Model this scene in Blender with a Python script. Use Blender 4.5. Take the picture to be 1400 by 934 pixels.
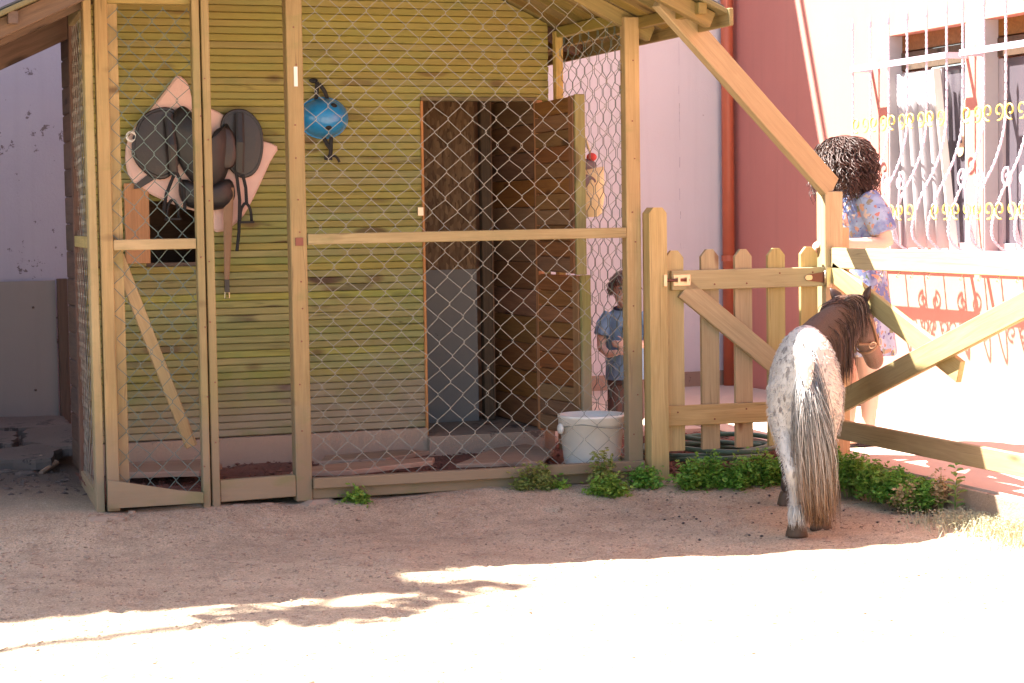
import bpy, bmesh, math, random
from mathutils import Vector, Matrix, Quaternion, noise
rnd = random.Random(7)
scene = bpy.context.scene
for o in list(bpy.data.objects): bpy.data.objects.remove(o)
COL = scene.collection
V = Vector
# ------------------------------------------------------------------ camera
cam_d = bpy.data.cameras.new('camera'); cam = bpy.data.objects.new('camera', cam_d); COL.objects.link(cam)
cam_d.sensor_width = 36.0; cam_d.lens = 70.0; cam_d.clip_start = 0.1; cam_d.clip_end = 500
_y, _p, _r = math.radians(19.27), math.radians(3.57), math.radians(0.86)
_f = V((math.sin(_y)*math.cos(_p), math.cos(_y)*math.cos(_p), -math.sin(_p)))
_R0 = V((math.cos(_y), -math.sin(_y), 0)); _U0 = _R0.cross(_f)
_U = _U0*math.cos(_r) + _R0*math.sin(_r); _R = _R0*math.cos(_r) - _U0*math.sin(_r)
cam.matrix_world = Matrix(((_R.x, _U.x, -_f.x, -1.139), (_R.y, _U.y, -_f.y, -8.50), (_R.z, _U.z, -_f.z, 1.2), (0, 0, 0, 1)))
scene.camera = cam
# ------------------------------------------------------------------ sky and sun
SUN = V((0.50, -0.345, -1.0)).normalized()
world = bpy.data.worlds.new('World'); scene.world = world; world.use_nodes = True
_nt = world.node_tree
_sky = _nt.nodes.new('ShaderNodeTexSky'); _sky.sky_type = 'NISHITA'; _sky.sun_disc = False
_sky.sun_elevation = math.asin(-SUN.z); _sky.sun_rotation = math.atan2(-SUN.x, -SUN.y)
_sky.dust_density = 1.6; _sky.air_density = 1.0
_nt.links.new(_sky.outputs[0], _nt.nodes['Background'].inputs[0]); _nt.nodes['Background'].inputs[1].default_value = 0.06
sun_d = bpy.data.lights.new('sun', 'SUN'); sun_d.energy = 5.0; sun_d.angle = math.radians(0.55); sun_d.color = (1.0, 0.95, 0.87)
sun = bpy.data.objects.new('sun', sun_d); COL.objects.link(sun); sun.rotation_euler = SUN.to_track_quat('-Z', 'Y').to_euler(); sun.location = (-10, 8, 20)
scene.view_settings.view_transform = 'Standard'; scene.view_settings.look = 'None'
scene.view_settings.exposure = 2.75; scene.view_settings.gamma = 1.0; scene.view_settings.use_curve_mapping = False
scene.render.engine = 'CYCLES'
scene.cycles.max_bounces = 8; scene.cycles.diffuse_bounces = 5; scene.cycles.use_denoising = True

# ------------------------------------------------------------------ material helpers
class NT:
    def __init__(s, name):
        s.m = bpy.data.materials.new(name); s.m.use_nodes = True; s.t = s.m.node_tree
        s.b = s.t.nodes['Principled BSDF']; s.b.inputs['Roughness'].default_value = 0.75
    def n(s, typ, **kw):
        nd = s.t.nodes.new('ShaderNode' + typ)
        for k, v in kw.items():
            if k.startswith('i_'): s.put(nd.inputs[k[2:].replace('_', ' ')], v)
            elif k.startswith('x'): s.put(nd.inputs[int(k[1:])], v)
            else: setattr(nd, k, v)
        return nd
    def put(s, inp, v):
        if isinstance(v, bpy.types.NodeSocket): s.t.links.new(v, inp)
        elif isinstance(v, bpy.types.Node): s.t.links.new(v.outputs[0], inp)
        else:
            if inp.type == 'RGBA' and len(v) == 3: v = (*v, 1)
            inp.default_value = v
    def set(s, name, v): s.put(s.b.inputs[name], v)
    def coord(s, scale=(1, 1, 1), rand=True, kind='Object'):
        tc = s.n('TexCoord').outputs[kind]
        if rand:
            r = s.n('ObjectInfo').outputs['Random']
            v = s.n('VectorMath', operation='SCALE', x0=(37.1, 91.7, 53.3), i_Scale=r)
            tc = s.n('VectorMath', operation='ADD', x0=tc, x1=v.outputs[0]).outputs[0]
        return s.n('Mapping', i_Vector=tc, i_Scale=scale).outputs[0]
    def noise(s, co, scale, detail=4, rough=0.55, dist=0.0):
        return s.n('TexNoise', i_Vector=co, i_Scale=scale, i_Detail=detail, i_Roughness=rough, i_Distortion=dist).outputs['Fac']
    def ramp(s, fac, *stops):
        nd = s.n('ValToRGB', i_Fac=fac); e = nd.color_ramp.elements
        while len(e) < len(stops): e.new(0.5)
        for el, (p, c) in zip(e, stops):
            el.position = p; el.color = (*c, 1) if not isinstance(c, (int, float)) else (c, c, c, 1)
        return nd.outputs[0]
    def mix(s, fac, a, b, mode='MIX'):
        nd = s.n('MixRGB', blend_type=mode); s.put(nd.inputs[0], fac); s.put(nd.inputs[1], a); s.put(nd.inputs[2], b)
        return nd.outputs[0]
    def bump(s, h, strength=0.3, dist=0.01):
        nd = s.n('Bump', i_Height=h, i_Strength=strength, i_Distance=dist); s.put(s.b.inputs['Normal'], nd.outputs[0])
    def math(s, op, a, b=0.0):
        return s.n('Math', operation=op, x0=a, x1=b).outputs[0]

def m_plain(name, c, rough=0.6, metal=0.0, var=0.12, scale=14, bump=0.1):
    k = NT(name); co = k.coord()
    f = k.noise(co, scale, 5)
    k.set('Base Color', k.mix(f, tuple(x*(1-var) for x in c), tuple(min(1, x*(1+var)) for x in c)))
    k.b.inputs['Roughness'].default_value = rough; k.b.inputs['Metallic'].default_value = metal
    if bump: k.bump(k.noise(co, scale*5, 3), bump, 0.004)
    return k.m

def m_wood(name, c1, c2, knot, stain=None, stain_amt=0.5, vary=0.16, rough=0.72, kn=0.10, hue=0.012, splash=None, gold=None):
    k = NT(name)
    co = k.coord((1.0, 11, 11)); warp = k.noise(k.coord((1.6, 4, 4)), 1.2, 3)
    g = k.noise(co, 2.2, 6, 0.6, 1.6)
    base = k.ramp(g, (0.30, c1), (0.70, c2))
    fine = k.noise(k.coord((2.2, 110, 110)), 2.0, 4, 0.65)
    base = k.mix(0.55, base, k.ramp(fine, (0.3, 0.62), (0.7, 1.0)), 'MULTIPLY')
    vo = k.n('TexVoronoi', i_Vector=k.coord((1.5, 5.2, 5.2)), i_Scale=1.3)
    kf = k.ramp(k.math('ADD', vo.outputs['Distance'], k.math('MULTIPLY', warp, 0.06)), (kn, 1.0), (kn + 0.07, 0.0))
    base = k.mix(kf, base, knot)
    if stain:
        sf = k.ramp(k.noise(k.coord((1.0, 2.5, 2.5)), 1.9, 5), (0.42, 0.0), (0.66, stain_amt))
        base = k.mix(sf, base, stain)
    cr = k.noise(k.coord((0.35, 17, 17)), 1.7, 2, 0.4, 0.25); cm = k.noise(k.coord((1.1, 3, 3)), 2.0, 2)
    base = k.mix(k.math('MULTIPLY', k.ramp(cr, (0.488, 0.0), (0.5, 0.75), (0.512, 0.0)), k.ramp(cm, (0.48, 0.0), (0.60, 1.0))), base, tuple(x*0.30 for x in c1))
    r = k.n('ObjectInfo').outputs['Random']
    hs = k.n('HueSaturation', i_Color=base)
    k.put(hs.inputs['Value'], k.n('MapRange', x0=r, x3=1 - vary, x4=1 + vary).outputs[0])
    r2 = k.math('FRACT', k.math('MULTIPLY', r, 17.31))
    k.put(hs.inputs['Hue'], k.n('MapRange', x0=r2, x3=0.5 - hue, x4=0.5 + hue).outputs[0])
    k.put(hs.inputs['Saturation'], k.n('MapRange', x0=k.math('FRACT', k.math('MULTIPLY', r, 7.7)), x3=0.85, x4=1.1).outputs[0])
    out = hs.outputs[0]
    if splash:      # mud splashed on the lowest boards, thickest beside the doorway, and broad weather stains
        pos = k.n('NewGeometry').outputs['Position']; sx = k.n('SeparateXYZ', i_Vector=pos); nz = k.noise(pos, 5.0, 6, 0.65)
        hgt = k.math('ADD', k.math('ADD', sx.outputs[2], k.math('MULTIPLY', k.math('SUBTRACT', nz, 0.5), 0.5)), k.math('MULTIPLY', sx.outputs[0], -0.10))
        out = k.mix(k.ramp(hgt, (0.12, 0.85), (0.42, 0.0)), out, splash)
        out = k.mix(k.ramp(k.noise(pos, 1.7, 6, 0.6), (0.45, 0.0), (0.70, 0.40)), out, (0.20, 0.12, 0.05))
        if gold:
            gz = k.math('ADD', k.math('MULTIPLY', sx.outputs[2], 0.4), k.math('MULTIPLY', k.math('SUBTRACT', k.noise(pos, 2.4, 5, 0.6), 0.5), 0.7))
            out = k.mix(k.ramp(gz, (0.42, 0.0), (0.85, 0.42)), out, gold)
        out = k.mix(k.ramp(k.noise(k.n('Mapping', i_Vector=pos, i_Scale=(1.6, 1.6, 3.2)).outputs[0], 2.6, 5, 0.6), (0.56, 0.0), (0.72, 0.5)), out, (0.15, 0.17, 0.045))
        vk = k.n('TexVoronoi', i_Vector=k.n('Mapping', i_Vector=pos, i_Scale=(3.1, 1.0, 7.0)).outputs[0], i_Scale=1.0); out = k.mix(k.ramp(k.math('ADD', vk.outputs['Distance'], k.math('MULTIPLY', nz, 0.12)), (0.13, 0.75), (0.24, 0.0)), out, (0.11, 0.055, 0.02))
    k.set('Base Color', out); k.b.inputs['Roughness'].default_value = rough
    k.bump(k.mix(0.5, fine, g), 0.28, 0.004)
    return k.m

def m_plaster(name, c, c2, spot, spot_lo=0.66, streak=0.25, bump=0.25, spot_scale=9):
    k = NT(name); co = k.coord(rand=False)
    base = k.mix(k.ramp(k.noise(co, 0.9, 6), (0.35, 0.0), (0.7, 1.0)), c, c2)
    st = k.ramp(k.noise(k.coord((9, 9, 0.5), rand=False), 1.5, 4), (0.5, 0.0), (0.75, streak))
    base = k.mix(st, base, tuple(x*0.78 for x in c2))
    n1 = k.noise(co, spot_scale, 8, 0.7); n2 = k.noise(co, 1.4, 3)
    sp = k.ramp(k.math('ADD', n1, k.math('MULTIPLY', k.math('SUBTRACT', n2, 0.5), 0.35)), (spot_lo, 0.0), (spot_lo + 0.025, 1.0))
    base = k.mix(sp, base, spot)
    k.set('Base Color', base); k.b.inputs['Roughness'].default_value = 0.9
    k.bump(k.mix(0.5, k.noise(co, 60, 6, 0.7), k.noise(co, 7, 4)), bump, 0.012)
    return k.m

M = {}
M['brace'] = m_wood('brace_pine', (0.33, 0.245, 0.095), (0.43, 0.335, 0.14), (0.17, 0.09, 0.03), (0.30, 0.24, 0.09), 0.4, 0.05)
M['fence'] = m_wood('fence_pine', (0.40, 0.288, 0.128), (0.53, 0.40, 0.195), (0.20, 0.10, 0.035), (0.36, 0.275, 0.11), 0.45, 0.12)
M['frame'] = m_wood('treated_frame', (0.36, 0.245, 0.085), (0.50, 0.36, 0.14), (0.15, 0.07, 0.025), (0.28, 0.23, 0.08), 0.65, 0.22, kn=0.12, splash=(0.25, 0.185, 0.115))
M['siding'] = m_wood('green_siding', (0.235, 0.205, 0.052), (0.345, 0.305, 0.085), (0.085, 0.042, 0.014), (0.21, 0.245, 0.07), 0.7, 0.12, kn=0.17, hue=0.012, splash=(0.30, 0.235, 0.165), gold=(0.33, 0.235, 0.05))
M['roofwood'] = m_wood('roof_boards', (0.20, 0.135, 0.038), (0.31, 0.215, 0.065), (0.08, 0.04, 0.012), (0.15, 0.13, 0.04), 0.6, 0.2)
M['roof_shade'] = m_wood('shaded_roof_boards', (0.105, 0.072, 0.024), (0.17, 0.12, 0.042), (0.05, 0.028, 0.01), (0.09, 0.085, 0.03), 0.6, 0.25)  # darker copy of the roof boards, shade of the left slope painted in
M['doorwood'] = m_wood('door_boards', (0.22, 0.095, 0.032), (0.33, 0.155, 0.055), (0.09, 0.035, 0.012), None, 0, 0.18)
M['darkwood'] = m_wood('dark_old_wood', (0.085, 0.048, 0.028), (0.14, 0.082, 0.05), (0.03, 0.015, 0.008), None, 0, 0.15)
M['orange'] = m_wood('orange_pine', (0.46, 0.22, 0.075), (0.56, 0.29, 0.11), (0.2, 0.08, 0.02), None, 0, 0.08)
M['greywood'] = m_wood('dusty_boards', (0.27, 0.18, 0.115), (0.38, 0.265, 0.175), (0.12, 0.07, 0.04), (0.26, 0.15, 0.09), 0.6, 0.15)
M['lilac'] = m_plaster('pale_lilac_plaster', (0.63, 0.60, 0.60), (0.67, 0.645, 0.65), (0.34, 0.27, 0.27), 0.70, 0.35, 0.3, 14)
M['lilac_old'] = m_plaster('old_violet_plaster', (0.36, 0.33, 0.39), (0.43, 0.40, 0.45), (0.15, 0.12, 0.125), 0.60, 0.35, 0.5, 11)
M['salmon'] = m_plaster('salmon_plaster', (0.56, 0.21, 0.165), (0.60, 0.235, 0.185), (0.42, 0.17, 0.145), 0.71, 0.3, 0.15)
M['white_house'] = m_plaster('whitewash', (0.62, 0.60, 0.56), (0.68, 0.66, 0.62), (0.4, 0.38, 0.35), 0.74)
M['pipe'] = m_plain('terracotta_pipe', (0.50, 0.125, 0.06), 0.45, 0, 0.08)
M['concrete'] = m_plaster('stained_concrete', (0.33, 0.225, 0.155), (0.40, 0.285, 0.205), (0.16, 0.10, 0.075), 0.62, 0.4, 0.6, 6)
M['sheet'] = m_plaster('dull_sheet', (0.235, 0.205, 0.185), (0.27, 0.24, 0.215), (0.12, 0.10, 0.09), 0.66, 0.3, 0.15)
M['wire'] = m_plain('galvanised_wire', (0.27, 0.265, 0.225), 0.5, 0.25, 0.3, 30, 0)
M['wire_green'] = m_plain('green_coated_wire', (0.105, 0.15, 0.13), 0.45, 0.1, 0.3, 30, 0)
M['steel'] = m_plain('zinc_steel', (0.62, 0.52, 0.36), 0.35, 0.85, 0.1)
M['steel_brown'] = m_plain('rusty_hinge', (0.20, 0.065, 0.04), 0.5, 0.3, 0.3)
M['black'] = m_plain('black_leather', (0.018, 0.016, 0.016), 0.42, 0, 0.3, 20, 0.25)
M['strapblack'] = m_plain('black_webbing', (0.014, 0.014, 0.015), 0.8, 0, 0.3)
M['leather'] = m_plain('dark_brown_leather', (0.026, 0.017, 0.015), 0.36, 0, 0.35, 9, 0.25)
M['leather_tan'] = m_plain('tan_leather', (0.26, 0.16, 0.09), 0.7, 0, 0.15)
M['pinkpad'] = m_plain('pink_quilted_cotton', (0.70, 0.48, 0.41), 0.9, 0, 0.08, 20, 0.3)
M['bucket'] = m_plain('white_plastic', (0.74, 0.70, 0.62), 0.4, 0, 0.10, 6, 0.03)
M['hose'] = m_plain('green_rubber_hose', (0.085, 0.16, 0.115), 0.45, 0, 0.15)
M['lilac_iron'] = m_plain('lilac_painted_iron', (0.62, 0.53, 0.62), 0.4, 0, 0.08)
M['yellow_iron'] = m_plain('yellow_painted_iron', (0.78, 0.58, 0.13), 0.4, 0, 0.08)
M['glass'] = m_plain('dark_glass', (0.10, 0.085, 0.10), 0.12, 0, 0.1, 3, 0)
M['greyframe'] = m_plain('grey_window_frame', (0.44, 0.39, 0.40), 0.5, 0, 0.08)
M['curtain'] = m_plain('pale_curtain', (0.40, 0.37, 0.375), 0.9, 0, 0.08)
M['tan'] = m_plain('tan_card', (0.58, 0.36, 0.23), 0.8, 0, 0.05)
M['skin'] = m_plain('skin', (0.70, 0.47, 0.36), 0.5, 0, 0.06, 30, 0.05)
M['skin_child'] = m_plain('fair_skin', (0.78, 0.56, 0.45), 0.5, 0, 0.05, 30, 0.05)
M['lips'] = m_plain('lips', (0.46, 0.17, 0.13), 0.5, 0, 0.05)
M['eyewhite'] = m_plain('eye', (0.60, 0.57, 0.54), 0.2, 0, 0.02)
M['eyedark'] = m_plain('iris', (0.02, 0.012, 0.008), 0.15, 0, 0.02)
M['hair_dark'] = m_plain('dark_brown_hair', (0.055, 0.026, 0.019), 0.42, 0, 0.5, 12, 0)
M['hair_child'] = m_plain('brown_hair', (0.13, 0.066, 0.045), 0.5, 0, 0.4, 20, 0)
M['tee'] = m_plain('light_blue_cotton', (0.21, 0.38, 0.58), 0.9, 0, 0.08, 10, 0.3)
M['teetrim'] = m_plain('navy_trim', (0.06, 0.065, 0.11), 0.9)
M['trousers'] = m_plain('grey_brown_trousers', (0.155, 0.115, 0.098), 0.9, 0, 0.15, 12, 0.3)
M['rubber'] = m_plain('dark_sole', (0.03, 0.025, 0.03), 0.8)
M['hoof'] = m_plain('hoof_horn', (0.10, 0.06, 0.035), 0.55, 0, 0.4, 25, 0.3)
M['net'] = m_plain('yellow_sack', (0.60, 0.52, 0.29), 0.85, 0, 0.15, 15, 0.4)
M['greycloth'] = m_plain('grey_cloth', (0.17, 0.13, 0.14), 0.9)
M['redcloth'] = m_plain('red_cloth', (0.50, 0.06, 0.05), 0.8)
M['stone'] = m_plaster('field_stone', (0.34, 0.24, 0.165), (0.42, 0.31, 0.22), (0.20, 0.14, 0.09), 0.6, 0.2, 0.9, 8)
M['slate'] = m_plaster('dark_flagstone', (0.075, 0.054, 0.045), (0.12, 0.09, 0.075), (0.035, 0.026, 0.023), 0.62, 0.2, 0.9, 6)
M['paving'] = m_plaster('terracotta_paving', (0.50, 0.40, 0.325), (0.56, 0.455, 0.37), (0.36, 0.23, 0.18), 0.7, 0.1, 0.25, 10)
M['mulch'] = m_plain('bark_mulch', (0.20, 0.085, 0.06), 0.95, 0, 0.6, 25, 0.8)
M['dry'] = m_plain('dry_stalks', (0.50, 0.36, 0.18), 0.9, 0, 0.25)
M['felt'] = m_plain('roof_felt', (0.09, 0.085, 0.08), 0.95)
M['label_white'] = m_plain('white_tag', (0.75, 0.72, 0.65), 0.6)
M['grass_pale'] = m_plain('pale_grass', (0.46, 0.42, 0.27), 0.85, 0, 0.25)

def m_leaf(name, c1, c2):
    k = NT(name)
    f = k.n('TexNoise', i_Vector=k.coord(), i_Scale=22.0).outputs['Fac']
    col = k.mix(k.ramp(f, (0.35, 0.0), (0.65, 1.0)), c1, c2)
    hv = k.n('HueSaturation', i_Color=col); r_ = k.n('ObjectInfo').outputs['Random']; rI = k.n('NewGeometry').outputs['Random Per Island']
    k.put(hv.inputs['Hue'], k.n('MapRange', x0=r_, x3=0.475, x4=0.51).outputs[0]); k.put(hv.inputs['Value'], k.n('MapRange', x0=rI, x3=0.7, x4=1.5).outputs[0]); col = hv.outputs[0]
    k.set('Base Color', col); k.b.inputs['Roughness'].default_value = 0.55
    tr = k.n('BsdfTranslucent'); k.put(tr.inputs[0], col)
    mx = k.n('MixShader', x0=0.35); k.t.links.new(k.b.outputs[0], mx.inputs[1]); k.t.links.new(tr.outputs[0], mx.inputs[2])
    k.t.links.new(mx.outputs[0], k.t.nodes['Material Output'].inputs[0])
    return k.m
M['leaf'] = m_leaf('herb_leaf', (0.13, 0.28, 0.035), (0.26, 0.46, 0.075))
M['leaf_yellow'] = m_leaf('pale_herb_leaf', (0.17, 0.24, 0.05), (0.30, 0.33, 0.09))
M['leaf_tree'] = m_leaf('tree_leaf', (0.03, 0.08, 0.012), (0.07, 0.14, 0.02))
M['leaf_weed'] = m_leaf('weed_leaf', (0.14, 0.26, 0.06), (0.26, 0.36, 0.12))

def m_ground():
    k = NT('sandy_earth'); co = k.coord(rand=False)
    a = k.noise(co, 0.8, 6, 0.6); b = k.noise(co, 6.0, 8, 0.7)
    col = k.mix(k.ramp(a, (0.35, 0.0), (0.65, 1.0)), (0.475, 0.355, 0.235), (0.56, 0.43, 0.29))
    col = k.mix(k.ramp(b, (0.38, 0.65), (0.58, 0.0)), col, (0.35, 0.25, 0.165))
    vo = k.n('TexVoronoi', i_Vector=co, i_Scale=75.0); vo2 = k.n('TexVoronoi', i_Vector=co, i_Scale=190.0)
    grit = k.ramp(vo2.outputs['Color'], (0.1, 0.62), (0.9, 1.75))
    col = k.mix(0.55, col, grit, 'MULTIPLY')
    col = k.mix(k.ramp(vo.outputs['Color'], (0.86, 0.0), (0.90, 0.6)), col, (0.17, 0.115, 0.085))
    lit_ = k.ramp(k.n('SeparateColor', x0=vo.outputs['Color']).outputs[1], (0.90, 0.0), (0.94, 0.5))
    col = k.mix(lit_, col, (0.62, 0.50, 0.38))
    sep = k.n('SeparateXYZ', i_Vector=co)
    # darker earth in the back corner beside the shed
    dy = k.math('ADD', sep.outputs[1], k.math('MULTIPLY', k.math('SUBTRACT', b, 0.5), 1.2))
    back_dark = k.math('MULTIPLY', k.ramp(k.math('ADD', k.math('MULTIPLY', dy, 0.25), 0.2), (0.14, 0.0), (0.42, 0.92)), k.ramp(k.math('ADD', sep.outputs[0], 0.0), (0.2, 1.0), (0.6, 0.3)))
    col = k.mix(back_dark, col, (0.085, 0.058, 0.044))
    k.set('Base Color', col); k.b.inputs['Roughness'].default_value = 0.95
    h = k.mix(0.5, k.noise(co, 130, 6, 0.75), vo2.outputs['Distance'])
    k.bump(k.mix(0.35, h, b), 1.0, 0.02)
    return k.m
M['ground'] = m_ground()

def m_soil():
    k = NT('red_soil'); co = k.coord(rand=False)
    col = k.ramp(k.noise(co, 9, 8, 0.7), (0.3, (0.12, 0.05, 0.034)), (0.55, (0.20, 0.088, 0.06)), (0.75, (0.30, 0.155, 0.11)))
    k.set('Base Color', col); k.b.inputs['Roughness'].default_value = 0.95
    k.bump(k.noise(co, 70, 7, 0.75), 0.8, 0.02)
    return k.m
M['soil'] = m_soil()

def m_osb():
    k = NT('strand_board'); co = k.coord((1, 1, 1))
    v1 = k.n('TexVoronoi', i_Vector=k.n('Mapping', i_Vector=co, i_Scale=(75, 75, 26), i_Rotation=(0, 0.5, 0)).outputs[0], i_Scale=1.0)
    col = k.ramp(v1.outputs['Color'], (0.1, (0.11, 0.055, 0.024)), (0.6, (0.20, 0.105, 0.048)), (0.95, (0.30, 0.175, 0.085)))
    k.set('Base Color', col); k.bump(v1.outputs['Distance'], 0.3, 0.004)
    return k.m
M['osb'] = m_osb()

def m_floral():
    k = NT('floral_cotton'); co = k.coord(rand=False)
    co = k.n('VectorMath', operation='ADD', x0=co, x1=k.n('VectorMath', operation='SCALE', x0=k.n('TexNoise', i_Vector=co, i_Scale=26.0, i_Detail=4.0).outputs['Color'], i_Scale=0.07).outputs[0]).outputs[0]
    v1 = k.n('TexVoronoi', i_Vector=co, i_Scale=24.0); v2 = k.n('TexVoronoi', i_Vector=co, i_Scale=41.0)
    col = k.mix(k.ramp(k.noise(co, 8, 3), (0.42, 0.0), (0.58, 1.0)), (0.13, 0.17, 0.36), (0.34, 0.43, 0.58))
    pal = k.ramp(k.n('SeparateColor', x0=v1.outputs['Color']).outputs[0], (0.0, (0.45, 0.17, 0.15)), (0.3, (0.60, 0.36, 0.24)), (0.55, (0.10, 0.17, 0.11)), (0.8, (0.65, 0.52, 0.42)))
    pal2 = k.ramp(k.n('SeparateColor', x0=v2.outputs['Color']).outputs[1], (0.0, (0.10, 0.20, 0.10)), (0.5, (0.55, 0.25, 0.18)), (0.8, (0.10, 0.10, 0.28)))
    col = k.mix(k.ramp(v1.outputs['Distance'], (0.36, 1.0), (0.42, 0.0)), col, pal)
    col = k.mix(k.ramp(v2.outputs['Distance'], (0.22, 1.0), (0.28, 0.0)), col, pal2)
    k.set('Base Color', col); k.b.inputs['Roughness'].default_value = 0.9
    return k.m
M['floral'] = m_floral()

def m_coat():
    k = NT('spotted_coat'); co = k.coord(rand=False)
    sep = k.n('SeparateXYZ', i_Vector=co)
    n = k.noise(co, 5.5, 4)
    fine = k.noise(k.coord((60, 60, 14), rand=False), 4, 3)
    x = k.math('ADD', sep.outputs[0], k.math('MULTIPLY', k.math('SUBTRACT', n, 0.5), 0.34))
    front = k.ramp(k.math('ADD', x, 0.5), (0.40, 0.0), (0.56, 1.0))                 # 0 on the rump, 1 forward
    brown = k.mix(k.noise(co, 7, 4), (0.040, 0.024, 0.018), (0.095, 0.056, 0.04))
    face = k.ramp(k.math('ADD', sep.outputs[0], 0.0), (0.70, 0.0), (0.86, 0.9))
    brown = k.mix(face, brown, k.mix(k.noise(co, 9, 4), (0.14, 0.085, 0.055), (0.24, 0.15, 0.095)))
    white = k.mix(k.noise(co, 12, 5), (0.50, 0.465, 0.42), (0.60, 0.57, 0.53))
    vo = k.n('TexVoronoi', i_Vector=k.n('Mapping', i_Vector=k.n('VectorMath', operation='ADD', x0=co, x1=k.n('VectorMath', operation='SCALE', x0=k.n('TexNoise', i_Vector=co, i_Scale=9.0).outputs['Color'], i_Scale=0.05).outputs[0]).outputs[0], i_Scale=(30, 36, 19)).outputs[0], i_Scale=1.0, i_Randomness=1.0)
    size = k.math('MULTIPLY', k.n('SeparateColor', x0=vo.outputs['Color']).outputs[0], 0.30)
    sp = k.math('SUBTRACT', vo.outputs['Distance'], size)
    # the spots are thickest along the top of the croup and toward the loin
    dens = k.ramp(k.math('ADD', k.math('ADD', sep.outputs[2], k.math('MULTIPLY', sep.outputs[0], 0.8)), k.math('MULTIPLY', n, 0.25)), (0.22, -0.0), (0.62, 0.14))
    spots = k.ramp(k.math('ADD', k.math('MULTIPLY', k.math('SUBTRACT', k.math('ADD', dens, 0.03), sp), 6.0), 0.5), (0.28, 0.0), (0.75, 0.72))
    col = k.mix(spots, white, k.mix(fine, (0.10, 0.085, 0.08), (0.20, 0.175, 0.165)))
    # grey shin hair low on the hind legs, dark forelegs
    low = k.math('MULTIPLY', k.ramp(sep.outputs[2], (0.12, 0.55), (0.40, 0.0)), k.ramp(n, (0.42, 0.0), (0.60, 1.0)))
    col = k.mix(low, col, (0.17, 0.15, 0.14))
    col = k.mix(front, col, brown)
    col = k.mix(0.35, col, k.ramp(fine, (0.3, 0.75), (0.7, 1.1)), 'MULTIPLY')
    k.set('Base Color', col); k.b.inputs['Roughness'].default_value = 0.6
    k.bump(fine, 0.5, 0.006)
    return k.m
M['coat'] = m_coat()

def m_tail():
    k = NT('tail_hair'); sep = k.n('SeparateXYZ', i_Vector=k.n('TexCoord').outputs['Object'])
    rv = k.n('NewGeometry').outputs['Random Per Island']
    z = k.math('ADD', sep.outputs[2], k.math('MULTIPLY', k.math('SUBTRACT', rv, 0.5), 0.16))
    low = k.ramp(k.math('ADD', z, 0.0), (0.07, 1.0), (0.40, 0.0))
    top = k.ramp(rv, (0.0, (0.11, 0.105, 0.10)), (0.45, (0.22, 0.21, 0.20)), (0.8, (0.36, 0.345, 0.325)), (1.0, (0.52, 0.49, 0.46)))
    rv2 = k.math('FRACT', k.math('MULTIPLY', rv, 13.7))
    bot = k.ramp(rv2, (0.0, (0.06, 0.038, 0.026)), (0.4, (0.20, 0.10, 0.045)), (0.75, (0.36, 0.185, 0.08)), (1.0, (0.46, 0.30, 0.17)))
    k.set('Base Color', k.mix(low, top, bot)); k.b.inputs['Roughness'].default_value = 0.45
    return k.m
M['tail'] = m_tail()
def m_mane():
    k = NT('mane_hair'); rv = k.n('NewGeometry').outputs['Random Per Island']
    k.set('Base Color', k.ramp(rv, (0.0, (0.026, 0.015, 0.012)), (0.5, (0.065, 0.036, 0.027)), (1.0, (0.20, 0.115, 0.08))))
    k.b.inputs['Roughness'].default_value = 0.4
    return k.m
M['mane'] = m_mane()
def m_blue():
    k = NT('blue_shell'); k.set('Base Color', (0.018, 0.22, 0.50)); k.b.inputs['Roughness'].default_value = 0.28
    k.b.inputs['Coat Weight'].default_value = 0.3
    return k.m
M['blue'] = m_blue()

# ------------------------------------------------------------------ object helpers
W = {}
def thing(name, label, cat, loc=(0, 0, 0), group=None, rotz=0.0):
    o = bpy.data.objects.new(name, None); COL.objects.link(o); o.empty_display_size = 0.1
    o.location = loc; o.rotation_euler = (0, 0, rotz); W[o] = V(loc)
    o['label'] = label; o['category'] = cat
    if group: o['group'] = group
    return o
def tag(o, label, cat, group=None):
    o['label'] = label; o['category'] = cat
    if group: o['group'] = group
    return o
def link(name, me, mat, parent=None, loc=None, smooth=False):
    o = bpy.data.objects.new(name, me); COL.objects.link(o)
    if mat is not None: me.materials.append(M[mat] if isinstance(mat, str) else mat)
    if smooth:
        for p in me.polygons: p.use_smooth = True
    W[o] = V(loc) if loc is not None else (W[parent].copy() if parent is not None else V((0, 0, 0)))
    if parent is not None:
        o.parent = parent; o.location = W[o] - W[parent]
    else: o.location = W[o]
    return o

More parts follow.
